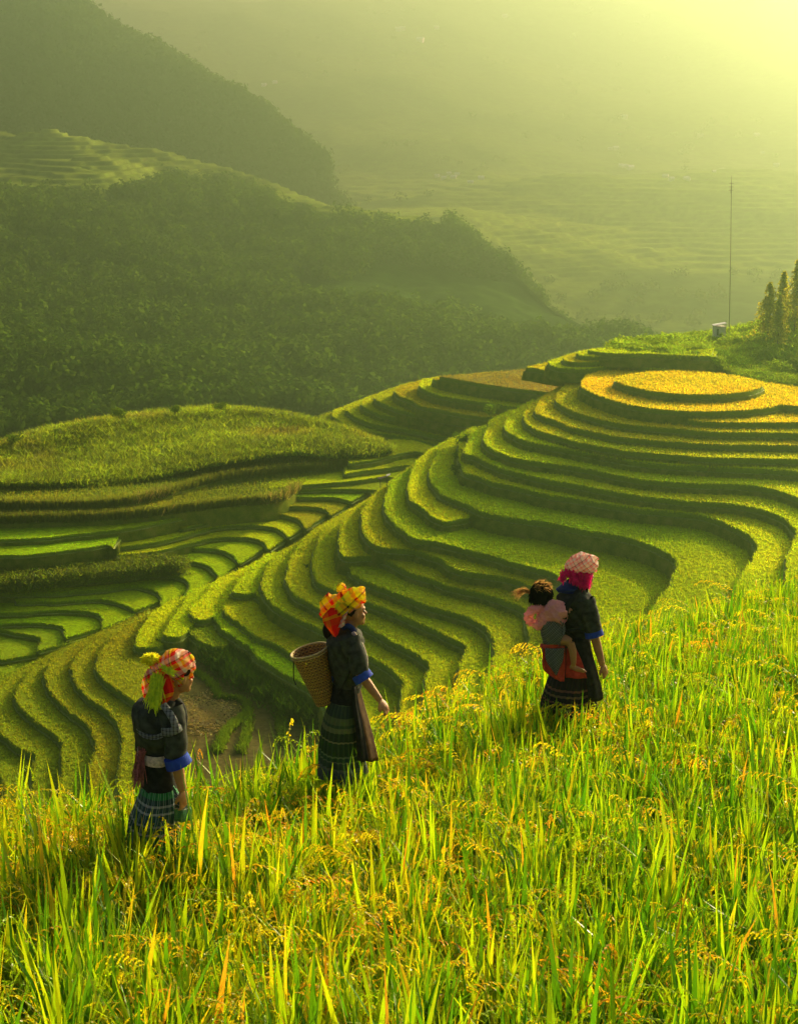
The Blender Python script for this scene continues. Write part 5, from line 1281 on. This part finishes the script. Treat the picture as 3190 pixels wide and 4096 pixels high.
# ------------------------------------------------------------------ single trees, bushes, hut, mast, hamlet
M_BARK = simple('bark', (.10, .075, .04), .9, .3, 8, .5)
M_WHITE = simple('whitewash', (.70, .69, .60), .8, .08, 2, .1)
M_ROOFW = simple('tin_roof', (.55, .56, .52), .5, .15, 2, .1)
M_METAL = simple('grey_metal', (.22, .24, .16), .6, .15, 3, 0)
M_DARKW = simple('dark_wood', (.05, .04, .025), .8, .3, 6, .3)
def conifer(px, py_top, py_base, y, hang, rad, label, seedc):
    r_ = np.random.default_rng(seedc)
    foot = at_y([(px, py_base)], y)[0]; top = at_y([(px, py_top)], y)[0]
    H = top[2] - foot[2]
    root = empty('conifer', foot, label, 'tree', 'conifers on the right slope')
    A = Acc(); tube(A, [foot - [0, 0, .4], foot + [.03 * H * .2, 0, H * .5], foot + [0, 0, H * .97]], [.035 * H * .5 + .04, .02 * H * .5 + .03, .02], 8); A.build('trunk', [M_BARK], root)
    A = Acc(); nlay = int(12 + H * 1.6)
    for k in range(nlay):
        t = hang + (1 - hang) * k / nlay
        z = H * t; rr = rad * 1.3 * (1 - ((t - hang) / (1 - hang))) ** .8 * r_.uniform(.7, 1.15) + .12
        for b in range(8):
            a = r_.uniform(0, 2 * np.pi); ln = rr * r_.uniform(.35, 1.3)
            if r_.random() < .3: continue
            s = np.linspace(.15, 1, 7)
            C = foot + np.c_[np.cos(a) * ln * s, np.sin(a) * ln * s, z - ln * .45 * s ** 1.3 + .15 * np.sin(s * 5)]
            C = np.repeat(C, 4, 0) + r_.normal(0, .10, (28, 3))
            d = r_.normal(size=(28, 3)); d[:, 2] -= .8; d /= np.linalg.norm(d, axis=1)[:, None]
            sdv = np.cross(d, r_.normal(size=(28, 3))); sdv /= np.linalg.norm(sdv, axis=1)[:, None]
            sz = r_.uniform(.16, .34, (28, 1))
            V = np.stack([C - sdv * sz * .35, C + d * sz, C + sdv * sz * .35, C - d * sz * .4], 1).reshape(-1, 3)
            A.add(V, np.arange(112).reshape(-1, 4), np.repeat(np.array([[.46, .50, .06]]) * r_.uniform(.6, 1.4, (28, 1)), 4, 0))
    A.build('crown', [M_FOLIAGE], root, smooth=False)
conifer(3068, 1130, 1340, 236, .10, 2.6, 'cone shaped dark conifer furthest left on the right slope, close to the tall mast', 1)
conifer(3122, 1085, 1330, 238, .25, 1.5, 'slim conifer with a pointed top just right of the cone shaped one', 2)
conifer(3108, 1180, 1395, 226, .22, 1.15, 'narrow column shaped conifer on a bare stem, lowest on the right slope', 3)
conifer(3172, 1040, 1370, 232, .30, 2.3, 'tallest conifer with bare lower trunk at the right edge of the picture', 4)
conifer(3205, 1100, 1345, 240, .2, 2.4, 'broad conifer cut off by the right edge, behind the tallest one', 5)
def bush(foot, r, h, label, tint, group=None, nm='bush'):
    root = empty(nm, foot, label, 'bush', group)
    A = Acc()
    for k in range(5): 
        a = rng.uniform(0, 6.28); tube(A, [foot - [0, 0, .1], foot + [np.cos(a) * r * .3, np.sin(a) * r * .3, h * .6]], [.04, .015], 6)
    A.build('stem', [M_BARK], root)
    A = Acc(); nb_ = 9; off = rng.normal(0, 1, (nb_, 3)) * [r * .42, r * .42, h * .16]
    crown_cloud(A, foot + off + [0, 0, h * .08], np.full(nb_, r * .55), np.full(nb_, h * .75), np.array(tint) * rng.uniform(.75, 1.3, (nb_, 1)), 110, .34)
    A.build('foliage', [M_FOLIAGE], root, smooth=False)
for (px, py, z, r, h, lb, tn) in (
    (1962, 1655, -42.6, .95, 1.5, 'round dark bush on the step edge of the far ridge terraces', (.10, .20, .015)),
    (1858, 1775, -43.3, 1.0, 1.4, 'green shrub on the crest where the terraces turn, topmost of the shrub column', (.09, .20, .015)),
    (1850, 1840, -43.9, 1.1, 1.4, 'second shrub from the top of the shrub column on the terraced hill', (.08, .18, .015)),
    (1838, 1905, -44.4, 1.1, 1.3, 'third shrub from the top of the shrub column on the terraced hill', (.09, .17, .018)),
    (1868, 1965, -45.2, 1.0, 1.1, 'lowest shrub of the column where two terrace edges meet', (.11, .16, .02)),
    (2331, 1560, -36.3, .35, .7, 'tiny shrub at the tip of the second golden terrace', (.12, .22, .015)),
    (640, 2585, -56.9, .8, .9, 'small shrub at the foot of the rice lobe above the harvested paddies', (.10, .2, .015)),
    (1645, 2235, -49.6, .9, .9, 'low weedy bush between two narrow terraces in the bowl', (.12, .17, .02)),
    (1235, 2285, -52.2, .7, .8, 'dark shrub in the hollow below the spur, above the middle woman', (.07, .13, .015))):
    bush(at_z([(px, py)], z)[0], r, h, lb, tn)
for (px, py, y, r, h, lb) in ((478, 1672, 241, 1.25, 1.9, 'leafy sapling standing up behind the left part of the mound'),
                              (700, 1652, 243, 1.1, 1.2, 'low bush on the skyline of the mound, left of its top'),
                              (885, 1638, 244, .9, 1.1, 'small bush on the very top of the mound'),
                              (60, 1775, 236, 1.3, 1.6, 'dark bush at the left edge behind the mound')):
    bush(at_y([(px, py)], y)[0], r, h, lb, (.10, .19, .018))
SL = ['shrub at the left end of the right slope, just above the topmost terrace', 'shrub on the skyline left of the hut, second from the left', 'small skyline shrub between the topmost terrace and the white hut', 'shrub in front of and left below the white hut',
 'flat shrub above the middle of the topmost terrace edge', 'flat shrub at the right end of the topmost terrace', 'shrub directly below the white hut, close to the green plateau', 'small shrub just right of the mast foot', 'small shrub below the mast foot, to its right',
 'tall dark shrub under the column shaped conifer', 'largest shrub at the foot of the right slope beside the golden field', 'large shrub below the tallest conifer at the right edge', 'medium shrub at the foot of the slope, right of the crown', 'tiny skyline shrub touching the mast foot', 'tiny skyline shrub left of the cone shaped conifer']
for i, (px, py, r, h) in enumerate(((2560, 1405, 1.2, 1.0), (2640, 1395, 1.4, 1.1), (2700, 1400, 1.0, .9), (2790, 1412, 1.2, 1.0), (2640, 1420, 1.2, .8), (2770, 1430, 1.2, .8), (2840, 1450, 1.0, .8), (2950, 1370, .8, .9), (2985, 1395, .7, .8), (3050, 1420, 1.0, 1.6), (3120, 1500, 1.6, 1.9), (3180, 1480, 1.6, 1.6), (3030, 1505, 1.1, .9), (2930, 1330, .8, .8), (2975, 1330, .8, .8))):
    bush(on_hill(px, py), r, h, SL[i], (.19, .32, .02), 'shrubs on the right slope', 'shrub')
# white hut and mast
hb = on_hill(2872, 1352); hb = at_y([(2872, 1342)], 243)[0]
hut = empty('hut', hb, 'tiny white box hut on the slope beside the tall thin mast', 'hut')
A = Acc(); V, Fc = box_np(hb + [-.83, -.7, -1.2], hb + [.83, .7, 1.42]); A.add(V, Fc); A.build('wall', [M_WHITE], hut, smooth=False)
A = Acc(); V, Fc = box_np(hb + [-.95, -.85, 1.53], hb + [.98, .85, 1.62]); V[:, 2] += (V[:, 0] - hb[0]) * .18 + .14; A.add(V, Fc); A.build('roof', [M_ROOFW], hut, smooth=False)
A = Acc(); V, Fc = box_np(hb + [-.45, -.73, .1], hb + [-.15, -.703, 1.1]); A.add(V, Fc); A.build('door', [M_METAL], hut, smooth=False)
mb = at_y([(2913, 1362)], 244)[0]; mt_ = at_y([(2923, 728)], 244)[0]
mast = empty('radio_mast', mb, 'very tall thin mast standing next to the white hut', 'mast')
A = Acc(); tube(A, [mb - [0, 0, .5], mb * .5 + mt_ * .5 + [.05, 0, 0], mt_], [.055, .045, .032], 8); A.build('pole', [M_METAL], mast)
A = Acc(); tube(A, [mt_ - [0, 0, 1.6], mt_ + [.0, 0, .9]], [.04, .02], 6)
for zz in (-.2, -.7, -1.2): tube(A, [mt_ + [-.35, 0, zz], mt_ + [.35, 0, zz]], [.025, .025], 6)
A.build('antenna', [M_METAL], mast)
pb = at_y([(2899, 1352)], 243.6)[0]; post = empty('post', pb, 'short thin post between the white hut and the mast', 'post')
A = Acc(); tube(A, [pb - [0, 0, .3], pb + [0, 0, 2.6]], [.05, .04], 8); A.build('pole', [M_METAL], post)
# little field shelter on the crest of the spur
fb = at_z([(1535, 1940)], -47.0)[0]
sh_ = empty('field_shelter', fb, 'tiny lean to field shelter with a pale sheet on the terraced crest', 'shelter')
A = Acc(); V, Fc = box_np(fb + [-.75, -.5, .95], fb + [.45, .5, 1.02]); V[:, 2] += (V[:, 0] - fb[0]) * .22; A.add(V, Fc); A.build('roof', [M_DARKW], sh_, smooth=False)
A = Acc(); V, Fc = box_np(fb + [.3, -.45, 1.11], fb + [.75, .45, 1.16]); V[:, 2] += (V[:, 0] - fb[0]) * .3; A.add(V, Fc); A.build('pale_sheet', [M_WHITE], sh_, smooth=False)
for ox, oy in ((-.45, -.4), (.35, -.4), (-.45, .4), (.35, .4)):
    A = Acc(); tube(A, [fb + [ox, oy, -.4], fb + [ox, oy, 1.02 + ox * .2]], [.035, .03], 6); A.build('leg', [M_DARKW], sh_)
# hamlet far off in the haze
FP = FG.reshape(-1, 3); FPP, FD = project(FP)
proto = None
for i, (px, py) in enumerate(((1590,124),(1612,120),(1742,117),(1682,165),(2015,68),(1058,345),(1100,332),(2497,475),(2440,600),(2462,597),(2800,546),(3020,545),(3050,617),(3100,665),(2500,670),(2522,676),(2480,664),(2662,712),(2752,722),(2738,716),(2680,722),(2850,690),(2884,688),(1748,710),(1772,716),(1793,700),(1812,714),(1826,703),(1880,735),(1920,715))):
    d = (FPP[:, 0] - px) ** 2 + (FPP[:, 1] - py) ** 2
    q = FP[np.argmin(d + (FD > 2900) * 1e9)]
    s = q[1] / 1450 * rng.uniform(.5, .95)
    if proto is None:
        root = empty('house', q, 'small pale village house far off in the haze', 'house', 'houses of the far hamlets')
        w0 = np.array(q)
        A = Acc(); V, Fc = box_np(w0 + [-3, -2.2, -1.5], w0 + [3, 2.2, 2.2]); A.add(V, Fc); A.build('wall', [M_WHITE], root, smooth=False)
        A = Acc(); V = np.array([(-3.5,-2.8,2.1),(3.5,-2.8,2.1),(3.5,2.8,2.1),(-3.5,2.8,2.1),(-3.2,0,3.9),(3.2,0,3.9)]) + w0
        A.add(V, [(0,1,5,4),(2,3,4,5),(0,3,2,1)]); A.add(V, [(1,2,5),(3,0,4)]); A.build('roof', [M_ROOFW], root, smooth=False)
        proto = root; root.scale = (s, s, s)
    else:
        c = proto.copy(); COL.objects.link(c); c.location = q; c.scale = (s, s, s); c.rotation_euler = (0, 0, rng.uniform(-.5, .5))
        for ch in proto.children:
            k = ch.copy(); COL.objects.link(k); k.parent = c
# bushy cover over the right slope, nobody could count it
P = HG[:int(HG.shape[0] * .62)].reshape(-1, 3)
P = P[rng.integers(0, len(P), 1500)] + rng.normal(0, .4, (1500, 3)) * [1, 1, 0]
v = fbm(P[:, 0] * .15, P[:, 1] * .15, 87, 3)
W = Acc(); r = rng.uniform(.25, .7, 1500) * (1 + v); crown_cloud(W, P - [0, 0, .1], r, r * 1.3, np.array([.22, .36, .02]) * (1 + .8 * v[:, None]), 26, .6)
wd = W.build('slope_thicket', [M_FOLIAGE], smooth=False); tag(wd, kind='stuff', label='low bushy thicket over the hazy slope below the mast', cat='thicket')
# ------------------------------------------------------------------ haze: one box of even air round everything
m = bpy.data.materials.new('haze_air'); m.use_nodes = True
nt = m.node_tree
nt.nodes.remove(nt.nodes['Principled BSDF'])
pv = nt.nodes.new('ShaderNodeVolumePrincipled')
pv.inputs['Color'].default_value = (.52, 1.0, .38, 1)
pv.inputs['Absorption Color'].default_value = (.75, .92, .35, 1)
pv.inputs['Density'].default_value = HAZE_DENSITY
pv.inputs['Anisotropy'].default_value = .85
nt.links.new(pv.outputs[0], nt.nodes['Material Output'].inputs['Volume'])
HAZE_TOP = 12 + max(float(FG[..., 2].max()), float(MG[..., 2].max()) + 12)
V, Fc = box_np((-3300, -420, -260), (3300, 3900, HAZE_TOP))
hz = mesh_obj('haze', V, Fc, m, smooth=False)
tag(hz, kind='stuff', label='glowing yellow green haze filling the valley', cat='haze')
